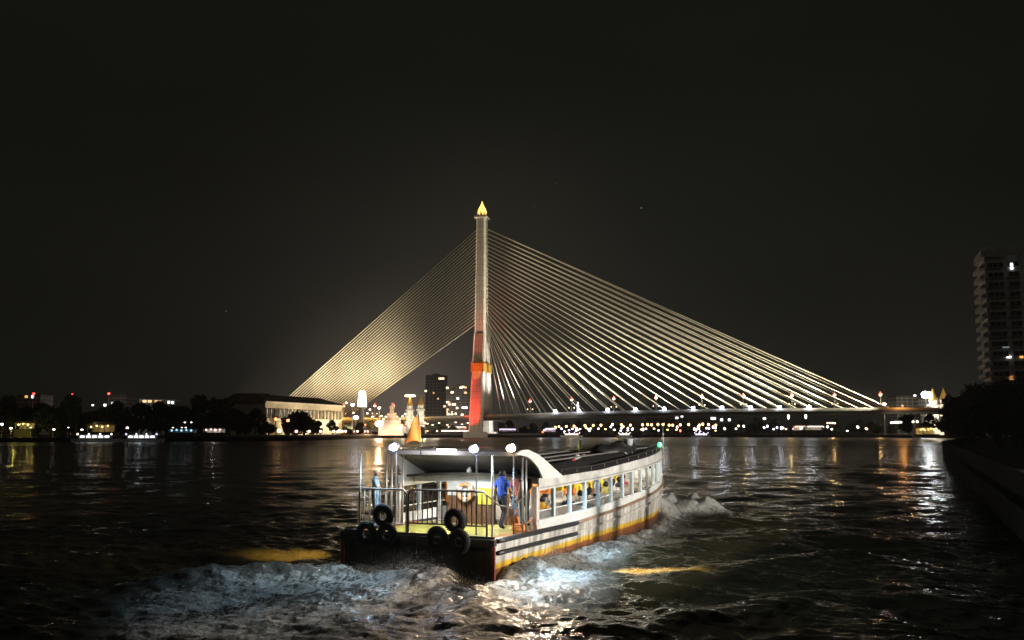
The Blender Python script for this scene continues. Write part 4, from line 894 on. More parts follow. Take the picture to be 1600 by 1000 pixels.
# long floodlit hall on the left bank, running away from us
A0 = depth_pt(413, 430); A1 = depth_pt(534, 505); hv = (A1 - A0); HL = hv.length; ha = math.atan2(hv.y, hv.x)
HA = thing('long_hall', 'long cream hall with a row of tall dark windows, floodlit warm on the left bank', 'hall', A0, ha)
z0, z1 = at(413, 655, 430).z - GZ, at(413, 626.5, 430).z - GZ
mb = MB(); mb.box((HL / 2, 9, z1 / 2), (HL, 18, z1)); mb.build('wall', M['cream'], HA)
mb = MB(); mb.box((HL / 2, -.25, z1 - .5), (HL + 1, 1.0, .9)); mb.box((HL / 2, -.12, z1 * .42), (HL, .5, .35)); mb.box((HL / 2, -.12, z1 * .30), (HL, .4, .25)); mb.build('cornice', M['whitewash'], HA)
for k in range(20):
    x = HL * (k + .75) / 20.5; mb = MB(); mb.box((x, -.06, z1 * .66), (HL / 20.5 * .48, .25, z1 * .28)); f = mb.build('window', M['glass'], HA)
    mb = MB(); mb.box((x, -.24, z1 * .66), (.16, .12, z1 * .28)); mb.build('mullion', M['cream'], f)
for k in range(21):
    x = HL * (k + .25) / 20.5; mb = MB(); mb.box((x, -.30, z1 * .66), (.7, .6, z1 * .30)); mb.build('pilaster', M['cream'], HA)
mb = MB(); e = 1.5; hgt = 3.6
mb.add([(-e, -e, z1), (HL + e, -e, z1), (HL + e, 18 + e, z1), (-e, 18 + e, z1), (8, 9, z1 + hgt), (HL - 8, 9, z1 + hgt)], [(0, 1, 5, 4), (1, 2, 5), (2, 3, 4, 5), (3, 0, 4), (3, 2, 1, 0)]); mb.build('roof', M['rooftile'], HA)
def hp(x, y, z): return A0 + rot((x, y, z), ha)
for i, u in enumerate((.12, .27, .42, .56, .70, .84, .95)):
    light('hall_floodlight', 'SPOT', hp(HL * u, -9, z0 * .4 + 1), 6800, (1, .80, .50), hp(HL * u, 0, z1 * .62), None, .4, 150, .8)
ul = None
for i, (u, cold) in enumerate(((.10, 0), (.19, 0), (.27, 0), (.34, 0), (.88, 0), (.945, 1))):
    lab = 'ground floodlight at the foot of the long cream hall, %s from its near end' % ORD[i]
    if ul is None:
        ul = thing('ground_floodlight', lab, 'floodlight', hp(HL * u, -3, z1 * .16), ha, 'floodlights at the foot of the long hall'); mb = MB(); mb.box((0, .3, -.4), (1.2, .5, .8)); mb.build('housing', M['darksteel'], ul); mb = MB(); mb.sphere((0, 0, 0), 1.0, 10, sc=(1.2, .6, .8)); mb.build('lamp_glass', lampmat('golden_floodlight_glass', (1, .72, .30), 9), ul, True)
    else: dup(ul, hp(HL * u, -3, z1 * .16), ha, lab)
# unlit big-roofed hall to its left
D0 = depth_pt(318, 432); DH = thing('dark_hall', 'unlit hall with a broad dark pitched roof left of the lit hall', 'hall', D0, R(8))
DL = 26; zt = at(340, 640, 432).z - GZ; zr = at(380, 614, 440).z - GZ
mb = MB(); mb.box((DL / 2 + 2, 10, zt / 2), (DL, 18, zt)); mb.build('wall', M['dark'], DH)
mb = MB(); mb.add([(0, -1, zt), (DL + 4, -1, zt), (DL + 4, 21, zt), (0, 21, zt), (12, 10, zr), (DL + 1, 10, zr)], [(0, 1, 5, 4), (1, 2, 5), (2, 3, 4, 5), (3, 0, 4), (3, 2, 1, 0)]); mb.build('roof', M['rooftile'], DH)
for k in range(5): mb = MB(); mb.box((5 + k * 5, .9, zt * .6), (2, .3, zt * .4)); mb.build('window', M['glass'], DH)
# block towers
def facade(name, base, colr, nf, nw, floor_h):
    m = bpy.data.materials.new(name); m.use_nodes = True; t = m.node_tree; p = t.nodes['Principled BSDF']; p.inputs['Roughness'].default_value = .8
    c = N(t, 'ShaderNodeTexCoord'); b = N(t, 'ShaderNodeTexBrick'); b.offset = 0; b.inputs['Scale'].default_value = 1; b.inputs['Color1'].default_value = (*colr, 1); b.inputs['Color2'].default_value = (*[q * .7 for q in colr], 1); b.inputs['Mortar'].default_value = (*base, 1)
    b.inputs['Mortar Size'].default_value = .55; b.inputs['Brick Width'].default_value = nw; b.inputs['Row Height'].default_value = floor_h
    s = N(t, 'ShaderNodeSeparateXYZ'); t.links.new(c.outputs['Object'], s.inputs[0]); a = N(t, 'ShaderNodeMath', operation='ADD'); t.links.new(s.outputs['X'], a.inputs[0]); t.links.new(s.outputs['Y'], a.inputs[1])
    k = N(t, 'ShaderNodeCombineXYZ'); t.links.new(a.outputs[0], k.inputs[0]); t.links.new(s.outputs['Z'], k.inputs[1]); t.links.new(k.outputs[0], b.inputs['Vector']); t.links.new(b.outputs['Color'], p.inputs['Base Color']); return m
def block(name, label, x0, x1, ytop, depth, th, m, group=None, roofbox=True, rz=0, cap=None):
    a, b = depth_pt(x0, depth), depth_pt(x1, depth); w_ = (b - a).length; h = at((x0 + x1) / 2, ytop, depth).z - GZ
    t = thing(name, label, 'building', a, rz, group)
    mb = MB(); mb.box((w_ / 2, th / 2, h / 2), (w_, th, h)); mb.build('facade', m, t)
    if roofbox:
        mb = MB(); mb.box((w_ / 2, th / 2, h + h * .02), (w_ * .35, th * .5, h * .04)); mb.box((w_ / 2, th / 2, h + .3), (w_ + .8, th + .8, .6)); mb.build('roof_parapet', M['dark'], t)
    return t, w_, h
def lit(t, w_, h, x0, x1, ytop, spots, depth):
    for px, py, m, ww in spots:
        u = (px - x0) / (x1 - x0); z = at(px, py, depth).z - GZ; mb = MB(); mb.box((u * w_, -.12, z), (ww, .3, 1.9)); mb.build('lit_window', m, t)
FAc = facade('tower_facade', (.12, .115, .11), (.03, .03, .032), 20, 4.2, 3.4)
t, w_, h = block('apartment_tower', 'tall slim apartment tower standing behind the bridge left of the pylon', 664, 696, 587, 1050, 24, FAc)
lit(t, w_, h, 664, 696, 587, [(687, 591.5, LW_warm, 3.4), (691.5, 591.5, LW_warm, 2.6), (664.5, 611, LW_warm, 2.4), (677, 614, LW_amber, 1.6), (684, 623, LW_amber, 2)], 1050)
t, w_, h = block('office_block', 'lower broad apartment block with scattered lit windows beside the red pylon leg', 697, 735, 603, 1000, 30, facade('block_facade', (.13, .12, .11), (.035, .034, .034), 20, 5, 3.2))
lit(t, w_, h, 697, 735, 603, [(698.5, 606, LW_warm, 2.6), (706, 613, LW_warm, 3), (720, 605.5, LW_warm, 3.2), (723, 604.5, LW_warm, 2.6), (727, 605.5, LW_amber, 2.4), (727, 613.5, LW_amber, 3), (715, 622.5, LW_white, 2.4), (699, 628.5, LW_warm, 2.8), (709, 632, LW_warm, 4), (694, 635, LW_amber, 2.4), (724, 637, LW_white, 3.4), (728, 637, LW_white, 2.8), (714, 637.5, LW_warm, 2.2), (700, 647, LW_warm, 2.4), (706, 647, LW_warm, 2.4), (712, 646.5, LW_warm, 2), (722, 648, LW_warm, 2.6), (699, 640, LW_amber, 2)], 1000)
for (nm, lab, x0, x1, yt, d, spots) in [
    ('hotel_block', 'grey block with gridded windows and a red roof beacon above the left bank', 168, 195, 618, 800, [(174.5, 630, LW_white, 2.6), (162, 633, LW_white, 2), (189, 636, LW_amber, 1.8)]),
    ('low_block', 'dark low block with dim amber upper windows left of centre behind the trees', 216, 274, 625, 760, [(224, 627, LW_amber, 3), (232, 627, LW_amber, 3), (245, 627.3, LW_amber, 5), (262, 628.5, LW_white, 1.8), (268, 629, LW_white, 1.8)]),
    ('low_block', 'dark block with a red beacon at the far left edge behind the trees', 22, 60, 618, 700, [(38, 619.5, LW_amber, 2), (48, 620, LW_white, 1.6)]),
    ('office_block', 'pale broad office block on the right bank behind the bridge end', 1403, 1450, 620, 900, [(1432, 618.5, LW_white, 2.4), (1412, 634, LW_amber, 1.6)]),
    ('annex_block', 'flat-roofed pale block behind the twin spires on the right bank', 1450, 1504, 622, 860, [(1466, 634, LW_amber, 2)]),
    ('warehouse', 'dim low warehouse under the bridge deck on the far right bank', 1188, 1222, 652.5, 760, [(1195, 653.5, LW_white, 2.2)]),
    ('warehouse', 'long dim warehouse on the far bank under the middle of the span', 1010, 1130, 652, 790, [(1058, 652.5, LW_white, 2.2), (1066, 650.5, LW_white, 2.0), (1115, 653.8, LW_white, 4.0), (1128, 656, LW_white, 2), (1140, 656, LW_white, 2)])]:
    fm = facade(nm + '_facade', (.30, .29, .26) if 'pale' in lab else (.16, .16, .15), (.06, .06, .055), 10, 5, 3.3); t, w_, h = block(nm, lab, x0, x1, yt, d, 20, fm); lit(t, w_, h, x0, x1, yt, spots, d)
for px, d, pw in ((690, 960, 45000), (722, 940, 30000), (1425, 850, 24000), (1480, 820, 26000), (182, 740, 16000)): light('facade_fill', 'POINT', depth_pt(px, d, 22), pw, (1, .86, .70), None, None, 1)  # added points in open air that lift the dim block facades
# the big tower block on the right
TD = 400; a = depth_pt(1553, TD); TW = thing('tower_block', 'tall pale tower block with banded balconies rising over black trees at the right edge', 'tower', a, R(-19))
tw = (depth_pt(1604, TD) - a).length; tdp = 22; th_ = at(1560, 392, TD).z - GZ
CW = mat('tower_white_paint', (.74, .73, .68), .7, var=.15, scale=.15)
mb = MB(); mb.box((tw / 2, tdp / 2, th_ / 2), (tw, tdp, th_)); core = mb.build('facade', CW, TW)
mb = MB(); mb.box((tw / 2, tdp / 2, th_ - 1.2), (tw + 2.4, tdp + 2.4, 3.2)); mb.box((tw * .62, tdp / 2, th_ + 1.0), (tw * .62, tdp * .7, 2.2)); mb.box((2.0, 1.0, th_ + .8), (2.4, 3, 1.6)); mb.build('roof_parapet', CW, TW)
fh = 15.6 / 1500 * TD
LITS = {(0, 1): LW_white, (10, 0): None}
for k in range(17):
    z = th_ - 6.3 - k * fh
    if z < 8: break
    for j, (u0, u1) in enumerate(((.08, .53), (.66, .96))):
        mb = MB(); mb.box(((u0 + u1) / 2 * tw, -.02, z), ((u1 - u0) * tw, .24, fh * .46)); wn = mb.build('window', M['glass'], TW)
        mb = MB(); mb.box(((u0 + u1) / 2 * tw, -.55, z - fh * .28), ((u1 - u0) * tw + .3, .9, .22))
        for q in np.linspace(u0, u1, 4 if j == 0 else 3): mb.box((q * tw, -.16, z), (.14, .10, fh * .46))
        mb.build('window_frame', CW, wn)
    mb = MB(); mb.box((-1.0, tdp / 2, z - fh * .28), (2.0, tdp - .6, .28)); mb.box((-1.95, tdp / 2, z - fh * .10), (.12, tdp - .6, fh * .34)); mb.build('balcony', CW, TW)
    mb = MB(); mb.box((-.05, tdp / 2, z + fh * .1), (.16, tdp * .7, fh * .5)); mb.build('balcony_window', M['glass'], TW)
def twin(px, py, wd, hh, m):
    u = (px - 1534) / (1592 - 1534); z = at(px, py, TD).z - GZ; mb = MB(); mb.box((u * tw, -.22, z), (wd, .16, hh)); mb.build('lit_window', m, TW)
twin(1578, 418, 1.0, 2.6, lampmat('bright_room_window', (.85, .92, 1), 3.0)); twin(1565, 558.5, 1.6, .7, LW_white); twin(1585, 558.5, 1.3, 1.0, LW_amber); twin(1567, 591, 1.4, 1.6, mat('dim_amber_window', (.3, .2, .1), .5, emit=(1, .45, .12), strength=.5)); twin(1561, 543, 2.4, .5, mat('dim_white_window', (.3, .3, .3), .5, emit=(.8, .9, 1), strength=.25))

# ornamental floodlit spires and monument
def spire(px, ytop, depth, label, ybase=None, disc=False, k=1.0):
    p = depth_pt(px, depth); h = at(px, ytop, depth).z - GZ
    t = thing('spire', label, 'spire', p, 0); r = h * .075
    mb = MB(); mb.box((0, 0, h * .06), (r * 4, r * 4, h * .12)); mb.lathe([(r * 1.5, h * .12), (r * 1.5, h * .30), (r * 1.8, h * .31), (r * 1.8, h * .34), (r * 1.2, h * .36), (r * 1.25, h * .46), (r * 1.6, h * .47), (r * 1.6, h * .50)], 8); mb.lathe([(r * 1.2, h * .50), (r * 1.2, h * .60), (r * 1.6, h * .61), (r * 1.5, h * .64), (r * 1.05, h * .66), (r * 1.05, h * .74)], 8); mb.build('shaft', M['whitewash'], t)
    mb = MB(); mb.lathe([(r * 1.15, h * .74), (r * .95, h * .79), (r * .6, h * .86), (r * .34, h * .92), (r * .04, h)], 8); mb.build('gilded_top', M['gold'], t)
    for s in (-1, 1): light('spire_floodlight', 'POINT', p + Vector((s * r * 5, -r * 6, h * .35)), 90 * k * h * h / 6, (1, .86, .62), None, None, .4)
    if disc:
        mb = MB(); mb.lathe([(r * 1.4, 0), (r * 1.9, h * .02), (r * 1.4, h * .05)], 12, (0, 0, h * .97)); mb.build('crown_lamp', lampmat('orange_crown_lamp', (1, .66, .30), 9), t, True)
    return t
spire(640, 618, 560, 'gilded spire crowned by a bright flat lamp left of the pylon', disc=True, k=.8)
spire(657, 617, 600, 'slender gilded spire standing between the lamp-topped spire and the pylon', k=.8)
spire(1460.5, 606, 640, 'left gilded spire of the pair beside the bright white floodlight', k=.8)
spire(1477, 605, 640, 'right gilded spire of the pair, further from the bright white floodlight', k=.8)
p = depth_pt(612, 545); mo = thing('monument', 'white statue on a broad brightly lit white pedestal by the left bank', 'monument', p, 0); zb = at(612, 646, 545).z - GZ; ztp = at(612, 629, 545).z - GZ
mb = MB(); mb.box((0, 0, zb * .25), (13, 8, zb * .5)); mb.box((0, 0, zb * .6), (9.5, 6, zb * .22)); mb.box((0, 0, zb * .85), (5, 4, zb * .3)); mb.build('pedestal', M['whitewash'], mo)
mb = MB(); mb.lathe([(1.5, zb), (1.3, zb + 1.6), (.8, zb + 2.8), (1.0, zb + 3.8), (.9, zb + 4.5), (.35, zb + 4.9), (.5, zb + 5.5), (.45, ztp - .2), (.1, ztp)], 10); mb.tube([(.9, 0, zb + 4.2), (1.4, -.4, zb + 3.2), (1.1, -.9, zb + 2.6)], .3, 6); mb.tube([(-.9, 0, zb + 4.2), (-1.3, -.3, zb + 3.0), (-.9, -.8, zb + 2.4)], .3, 6); mb.build('statue', M['whitewash'], mo, True)
for s in (-1, 1): light('monument_floodlight', 'POINT', p + Vector((s * 7, -9, 4)), 1300, (1, .88, .76), None, None, .5)
p = depth_pt(565, 585); bt = thing('bell_tower', 'white tower with a glowing lit top shaped like a blunt bell behind the back stays', 'tower', p, 0); zb = at(565, 635.5, 585).z - GZ; zt = at(565, 610, 585).z - GZ
mb = MB(); mb.lathe([(1.6, 0), (1.4, zb - 1.4), (2.6, zb - 1), (3.3, zb - .3)], 10); mb.build('shaft', M['concrete'], bt)
mb = MB(); mb.lathe([(2.9, zb), (2.7, zb + (zt - zb) * .3), (2.35, zb + (zt - zb) * .7), (2.1, zt - 1.2), (1.6, zt - .4), (.6, zt)], 12); mb.build('lit_bell_top', lampmat('white_bell_glow', (1, .96, .80), 2.4), bt, True)  # lit tower top: its light is put into the surface as glow
def mast(px, py, depth, r, m, label, name='floodlight_mast', group=None):
    p = depth_pt(px, depth); h = at(px, py, depth).z - GZ; t = thing(name, label, 'floodlight', p, 0, group)
    mb = MB(); mb.lathe([(.35, 0), (.2, h - r)], 8); mb.build('mast', M['steel'], t); mb = MB(); mb.sphere((0, 0, h), r, 12, sc=(1.25, .7, 1)); mb.sphere((r * .8, -.2, h + r * .35), r * .6, 10); mb.build('lamp_cluster', m, t, True); return t
mast(592, 662, 530, 1.7, lampmat('orange_white_flood', (1, .52, .22), 22), 'dazzling orange-white floodlight by the water left of the monument')
light('mast_glow', 'POINT', depth_pt(592, 524, at(592, 662, 524).z), 24000, (1, .55, .26), None, None, .8)
mast(1449, 617, 640, 2.3, lampmat('white_flood', (.92, .97, 1), 60), 'dazzling white floodlight mast left of the twin spires on the right bank')
mast(550, 632.5, 560, .8, lampmat('violet_white_flood', (.80, .76, 1), 20), 'violet-white lamp on a mast left of the white bell-topped tower')
mast(555.5, 652.5, 540, 1.0, lampmat('violet_white_flood2', (.80, .76, 1), 24), 'violet-white lamp low under the back stays near the promenade')
mast(1383, 632, 600, .9, lampmat('pale_white_flood', (1, .95, .9), 14), 'white lamp beside the outermost red-topped lamp at the right end of the bridge')
mast(1434, 643, 560, .9, lampmat('blue_white_flood', (.6, .82, 1), 10), 'blue-white lamp in the dark below the pale office block')
mast(592, 637.5, 555, .6, lampmat('rosy_small_flood', (1, .8, .75), 10), 'rosy-white lamp on a bare mast left of the white statue')
mast(1494, 627, 372, .55, lampmat('red_orange_lamp', (1, .28, .06), 8), 'red-orange lamp on top of the black trees right of the twin spires')
for px, py, lab in ((49, 615.5, 'red aircraft beacon at the far left above the dark block'), (110, 616, 'faint red aircraft beacon in the dark between the two left blocks'), (167, 615, 'red aircraft beacon on the gridded block above the left bank')): mast(px, py, 780 if px > 150 else 690, .8 if px != 110 else .45, lampmat('red_beacon', (1, .05, .03), 6), lab, 'beacon_mast')

# ------------------------------------------------------------------ small lamps on the banks
def lamp_row(name, label, cat, group, spots, depth, col, k, r, ground=GZ, mpost=None):
    first = None; m = lampmat(name + '_glow', col, k)
    for i, (px, py) in enumerate(spots):
        d = depth(px) if callable(depth) else depth; p = at(px, py, d); h = p.z - ground; base = Vector((p.x, p.y, ground))
        lab = label % ORD[i] if '%' in label else label
        if first is None:
            first = thing(name, lab, cat, base, 0, group); mb = MB(); mb.lathe([(.16, 0), (.09, h - r * .6)], 6); mb.build('post', mpost or M['darksteel'], first); mb = MB(); mb.sphere((0, 0, h), r, 10, sc=(1, 1, .9)); mb.build('globe', m, first, True); h0 = h
        else: o = dup(first, base, 0, lab); o.scale = (1, 1, max(.3, h / h0))
ldep = lambda px: float(np.interp(px, [0, 350, 440, 490, 580, 660, 760], [372, 372, 385, 425, 545, 588, 622]))
lamp_row('promenade_lamp', 'pink-white globe lamp on the promenade railing, %s from its left end', 'lamp', 'pink promenade lamps on the left bank', [(463, 674), (483, 674), (501, 674), (521, 674), (527, 674), (534, 674), (540, 674), (546.5, 674), (552.5, 674), (558.5, 674), (564, 674), (569.5, 674), (575, 674)], ldep, (1, .55, .46), 4, .62)
lamp_row('promenade_lamp', 'rosy globe lamp on the promenade between the flag and the pylon, %s from the left', 'lamp', 'rosy promenade lamps left of the pylon', [(653, 673.5), (668, 673.5), (683, 673.5)] + [(691 + 2.9 * k, 673.2) for k in range(17)], ldep, (1, .62, .50), 3, .5)
lamp_row('street_lamp', 'orange street lamp on the far bank under the span, %s from the left', 'street lamp', 'orange street lamps on the far bank', [(x, y + .3) for x, y in [(885, 666), (897, 665.5), (914, 664.5), (927, 664.5), (939, 664), (957, 663), (971, 663.5), (985, 664), (1004, 663.5), (1012, 663), (1018, 663.5), (1028, 662.8), (1036, 663), (1045.5, 664), (1051, 664), (1063, 663.5), (1076, 663), (1093, 664), (1098, 662.5), (1107, 663), (1118.5, 664)]], 650, (1, .50, .14), 8, .78)
lamp_row('quay_lamp', 'warm white lamp on the right bank below the pale office block, %s from the left', 'lamp', 'white lamps on the right bank', [(1393, 660.5), (1397, 660), (1400.5, 659.8), (1403.5, 660), (1408, 659.3), (1420, 659.3), (1426.5, 658.8), (1433, 658.8), (1446.5, 658), (1456, 657.6)], 560, (1, .88, .68), 7, .66)
lamp_row('quay_lamp', 'warm lamp on the dark left bank, %s from the left edge', 'lamp', 'warm lamps along the dark left bank', [(3, 663), (17, 669), (84, 671), (128, 671.5), (165, 667.5), (173.5, 667.5), (199, 668.5)], 376, (1, .70, .40), 3.5, .5)
lamp_row('quay_lamp', 'small white lamp at the dark water edge on the left, %s from the left', 'lamp', 'small white lamps at the left water edge', [(145, 633), (289, 660), (299, 660), (270, 671.5), (284, 673), (290, 672.5), (48, 672), (106, 685)], 380, (.86, .95, 1), 1.8, .36)
lamp_row('festoon_lamp', 'warm festoon lamp strung above the riverside park, %s from the left', 'lamp', 'warm festoon lamps in the riverside park', [(541, 629.5), (552, 645), (574, 646), (578, 640), (582, 651), (596, 650), (599, 655), (603, 651), (607, 654), (620, 651), (625, 654.5), (629, 650.5), (633, 647), (645, 652), (650, 654), (668, 662), (676, 664), (686, 661), (699, 664), (712, 660), (722, 663), (731, 661)], 575, (1, .70, .48), 7, .62)
lamp_row('red_lantern', 'red lantern among the riverside trees, %s from the left', 'lantern', 'red lanterns in the riverside trees', [(431, 655), (450, 657), (484, 660), (487, 656), (564, 666), (570, 664), (606, 664), (617, 663), (664, 661), (727, 668)], lambda px: ldep(px) + 6, (1, .22, .08), 5, .7)
lamp_row('row_lamp', 'pinkish lamp in the short bright row on the right far bank, %s from the left', 'lamp', 'short row of pinkish lamps', [(1293, 661), (1297, 661), (1301, 661), (1304.5, 661.3)], 640, (1, .62, .45), 3.5, .66)
mixs = [('blue_violet_lamp', (.66, .55, 1), [(1009.5, 670), (1104, 669), (1094, 674), (882, 674), (900, 673.5), (1214, 668), (1199, 666)]), ('rose_lamp', (1, .55, .62), [(988, 671), (1058, 667.5), (1085, 670), (1087.5, 672.5), (851, 672), (855, 668.5), (866, 668.5)]), ('white_lamp', (1, .95, .88), [(970, 673), (981, 672.5), (1029, 672.5), (1132, 669.5), (1150, 670), (1162, 666), (1209, 670.5), (1221, 668), (1194, 668), (960, 671.5), (903, 634.3), (1240, 673), (1340, 667), (1232, 651.5), (1259, 650.5)]), ('red_lamp', (1, .10, .05), [(1063, 673), (848, 675)]), ('golden_lamp', (1, .72, .28), [(946, 670.5), (1005, 669.8), (1022, 669.8), (1092, 669.8), (1057, 671.5), (1448, 667), (1340.5, 668), (1154, 665.5)])]
_rg = random.Random(3)
for k in range(44):
    px = _rg.choice([_rg.uniform(862, 910), _rg.uniform(910, 1120), _rg.uniform(910, 1120), _rg.uniform(1195, 1290), _rg.uniform(1120, 1400)])
    mixs[_rg.choice([0, 1, 2, 2, 4, 4])][2].append((px, _rg.uniform(666.5, 673.5)))
for nm, c, sp_ in mixs:
    sp_ = sorted(sp_); lamp_row(nm, nm.replace('_', ' ') + ' on the far shore, %s of its colour from the left', 'lamp', nm.replace('_', ' ') + 's on the far shore', sp_, lambda px: 645 if px < 1250 else 600, c, 7, .66, GZ)

# ------------------------------------------------------------------ lit pavilions, jetties and moored boats
def pavilion(px0, px1, ytop, yb, depth, label, roofm, wallm, lampm, n, name='riverside_pavilion', g=GZ, power=0, col=(1, .8, .5)):
    a, b = depth_pt(px0, depth), depth_pt(px1, depth); w_ = (b - a).length; h = at(px0, ytop, depth).z - g; fl_ = max(.2, at(px0, yb, depth).z - g)
    a.z = g; t = thing(name, label, 'pavilion', a, 0); plat = mat('dark_platform', (.04, .038, .035), .9); dp = min(8, max(4, w_ * .5)); hh = h - fl_
    mb = MB(); mb.box((w_ / 2, dp / 2, fl_ / 2), (w_ + 1, dp + 1, fl_)); mb.build('platform', plat, t)
    mb = MB(); e = .9; mb.add([(-e, -e, fl_ + hh * .68), (w_ + e, -e, fl_ + hh * .68), (w_ + e, dp + e, fl_ + hh * .68), (-e, dp + e, fl_ + hh * .68), (w_ * .2, dp / 2, h), (w_ * .8, dp / 2, h)], [(0, 1, 5, 4), (1, 2, 5), (2, 3, 4, 5), (3, 0, 4), (3, 2, 1, 0)]); mb.build('roof', roofm, t)
    mb = MB(); mb.box((w_ / 2, dp - .2, fl_ + hh * .34), (w_, .2, hh * .66)); mb.build('back_wall', wallm, t)
    for k in range(n + 1): mb = MB(); mb.tube([(w_ * k / n, 0, fl_), (w_ * k / n, 0, fl_ + hh * .68)], .14, 6); mb.build('post', M['paint'], t)
    for k in range(n): mb = MB(); mb.sphere((w_ * (k + .5) / n, .3, fl_ + hh * (.50 + .12 * (k % 2))), .42, 8); mb.build('hanging_lamp', lampm, t, True)
    if power: light('pavilion_lamp', 'POINT', a + Vector((w_ / 2, -1.0 + dp * .3, fl_ + hh * .5)), power, col, None, None, .3)
    return t
LA = lampmat('amber_bulb', (1, .66, .26), 2.5); LWt = lampmat('white_bulb', (1, .90, .80), 2.5); LBl = lampmat('cyan_bulb', (.40, .75, 1), 1.6); LPk = lampmat('pink_bulb', (1, .58, .50), 2.5)
pavilion(1437, 1447, 664, 679, 420, 'golden open jetty pavilion, left one of the lit pair on the right bank', M['gold'], M['cream'], LA, 3, 'jetty_pavilion', power=315, col=(1, .66, .18))
pavilion(1449, 1466, 664, 678, 430, 'golden lit landing hall, wider right one of the lit pair on the right bank', M['rooftile'], M['cream'], LA, 4, 'jetty_pavilion', power=315, col=(1, .66, .2))
pavilion(1485, 1507, 652, 664, 390, 'warm brick-coloured lit house between the black trees on the right bank', mat('terracotta_tile', (.34, .14, .07), .7), mat('ochre_wall', (.50, .26, .10), .7), LPk, 5, 'lit_house', power=560, col=(1, .55, .22))
pavilion(1242, 1258, 662, 672, 640, 'warm restaurant terrace on the far bank, left one of the bright pair', M['rooftile'], M['cream'], LPk, 8, 'restaurant_terrace', power=630, col=(1, .75, .5))
pavilion(1262, 1288, 662, 672, 640, 'warm restaurant terrace on the far bank, wider right one of the bright pair', M['rooftile'], M['cream'], LWt, 11, 'restaurant_terrace', power=525, col=(1, .85, .7))
pavilion(700, 726, 664, 671, 640, 'bright low terrace with many lamps just left of the pylon foot', M['rooftile'], M['cream'], LWt, 12, 'restaurant_terrace', power=525, col=(1, .85, .7))
pavilion(780, 806, 668, 674, 640, 'violet-lit low terrace just right of the pylon foot', M['rooftile'], M['whitewash'], lampmat('violet_bulb', (.80, .64, 1), 3), 9, 'restaurant_terrace', power=244, col=(.85, .75, 1))
pavilion(852, 868, 666, 675, 640, 'pink-violet lit terrace on the far bank left of the first orange lamps', M['rooftile'], M['whitewash'], lampmat('violet_bulb', (.80, .64, 1), 3), 7, 'restaurant_terrace', power=315, col=(.9, .7, 1))
pavilion(609, 634, 662, 677, 550, 'red-roofed open pavilion with white columns behind the orange flag', mat('red_tile', (.42, .10, .04), .6), M['whitewash'], LPk, 6, 'riverside_pavilion', power=560, col=(1, .75, .6))
pavilion(645, 662, 662, 668, 585, 'small brightly lit roofed stall between the two gilded spires', mat('red_tile', (.42, .10, .04), .6), M['whitewash'], LWt, 7, 'market_stall', power=315, col=(1, .8, .7))
pavilion(137, 172, 659, 675, 370, 'golden-roofed pavilion glowing yellow on the dark left bank', M['gold'], M['cream'], LA, 4, 'riverside_pavilion', power=125, col=(1, .66, .22))
pavilion(24, 46, 657, 670, 384, 'yellow-lit garden house among trees at the far left', M['gold'], M['cream'], LA, 3, 'garden_house', power=40, col=(1, .74, .16))
pavilion(318, 347, 667.5, 676, 366, 'small white kiosk lit from inside at the dark left water edge', M['dark'], M['whitewash'], LPk, 4, 'white_kiosk', power=217, col=(1, .93, .88))
pavilion(264, 302, 669, 676, 364, 'blue-lit jetty shelter at the dark left water edge', M['dark'], M['whitewash'], LBl, 5, 'jetty_shelter', power=31, col=(.5, .8, 1))
for i, (px, s) in enumerate([(31, .55), (52, .5), (61, .5)]):
    p = depth_pt(px, 381); light('tree_uplight', 'POINT', p + Vector((0, -4, 2)), 900 if i < 1 else 300, (1, .82, .14), None, None, .3)
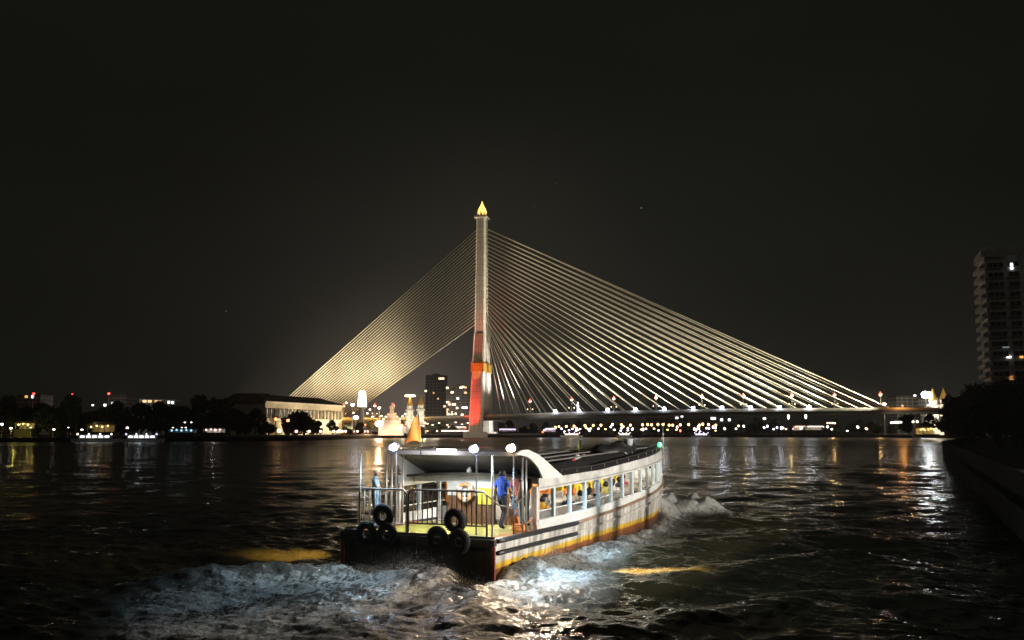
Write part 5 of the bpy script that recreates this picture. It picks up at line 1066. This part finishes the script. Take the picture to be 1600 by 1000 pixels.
def moored(px, depth, L_, label, lampm, col, power, glassm):
    p = depth_pt(px, depth, 0); t = thing('moored_boat', label, 'boat', p, R(4)); h = L_ / 2
    mb = MB(); rows = []
    for u in np.linspace(-1, 1, 11):
        w_ = 1.6 * (1 - abs(u) ** 4) + .02; s_ = .9 + .5 * u * u; rows.append([(u * h, -w_, s_), (u * h * .94, -w_ * .7, -.3), (u * h * .94, w_ * .7, -.3), (u * h, w_, s_)])
    mb.loft(rows); mb.loft([[r[0], r[3]] for r in rows]); mb.build('hull', M['paint'], t)
    mb = MB(); mb.box((0, 0, 1.9), (L_ * .62, 2.2, 1.3)); cb = mb.build('cabin', M['whitewash'], t)
    for k in range(5): mb = MB(); mb.box((-L_ * .24 + k * L_ * .12, -1.12, 2.0), (L_ * .08, .06, .6)); mb.build('lit_window', glassm, cb)
    mb = MB(); mb.box((0, 0, 2.64), (L_ * .7, 2.8, .16)); mb.build('roof', M['paint'], t)
    for k in range(4): mb = MB(); mb.sphere((-L_ * .33 + k * L_ * .22, -1.35, 2.9), .36, 8); mb.build('deck_lamp', lampm, t, True)
    light('boat_lamp', 'POINT', p + Vector((0, -3.2, 3.4)), power, col, None, None, .3)
moored(223, 345, 16, 'white riverboat moored at the left bank with blue-white deck lamps', lampmat('blue_white_bulb', (.62, .66, 1), 1.6), (.8, .9, 1), 90, LW_white)
moored(150, 350, 18, 'grey riverboat moored at the left bank below the golden pavilion', LWt, (.85, 1, .95), 60, LW_white)
moored(893, 622, 15, 'brightly lit pink and violet riverboat near the far bank under the span', lampmat('violet_bulb', (.80, .64, 1), 3), (1, .7, .9), 400, LW_warm)
moored(975, 625, 11, 'small white-lit riverboat near the far bank under the middle of the span', LWt, (1, .9, .8), 200, LW_white)
moored(1095, 622, 13, 'blue and rose lit riverboat near the far bank right of mid-span', lampmat('violet_bulb', (.80, .64, 1), 3), (.7, .7, 1), 200, LW_white)
# sodium lamps over the water along the far quay
for px in (890, 962, 1035, 1165, 1235, 1302, 1375, 760): light('quay_sodium_lamp', 'SPOT', depth_pt(px, 638 if px < 1180 else 600, 7), 3000, (1, .60, .20), depth_pt(px, 590 if px < 1180 else 560, 0), None, .5, 80, .8)

for px, py, r, lab in ((1002, 325, 1.5, 'small bright star above the middle of the right-hand cables'), (868, 287, 1.1, 'faint star just right of and above the pylon lantern'), (835, 323, 1.0, 'fainter star right of the pylon cap'), (353, 486, 1.1, 'faint star low in the sky left of the back stays')):
    mb = MB(); mb.sphere((0, 0, 0), r, 10); o = mb.build('star', lampmat('star_light', (.9, .92, 1), 1.2), None, True, at(px, py, 4500)); tag(o, lab, 'star')
# ------------------------------------------------------------------ night haze over the river
mb = MB(); mb.box((0, 600, 100), (2600, 1500, 206)); hz = mb.build('haze', mat('haze_air')); stuff(hz)
hm = MATS['haze_air']; t = hm.node_tree; t.nodes.remove(t.nodes['Principled BSDF']); pv = N(t, 'ShaderNodeVolumePrincipled'); pv.inputs['Color'].default_value = (.9, .9, .9, 1); pv.inputs['Density'].default_value = .00013; pv.inputs['Anisotropy'].default_value = .3
t.links.new(pv.outputs[0], t.nodes['Material Output'].inputs['Volume'])
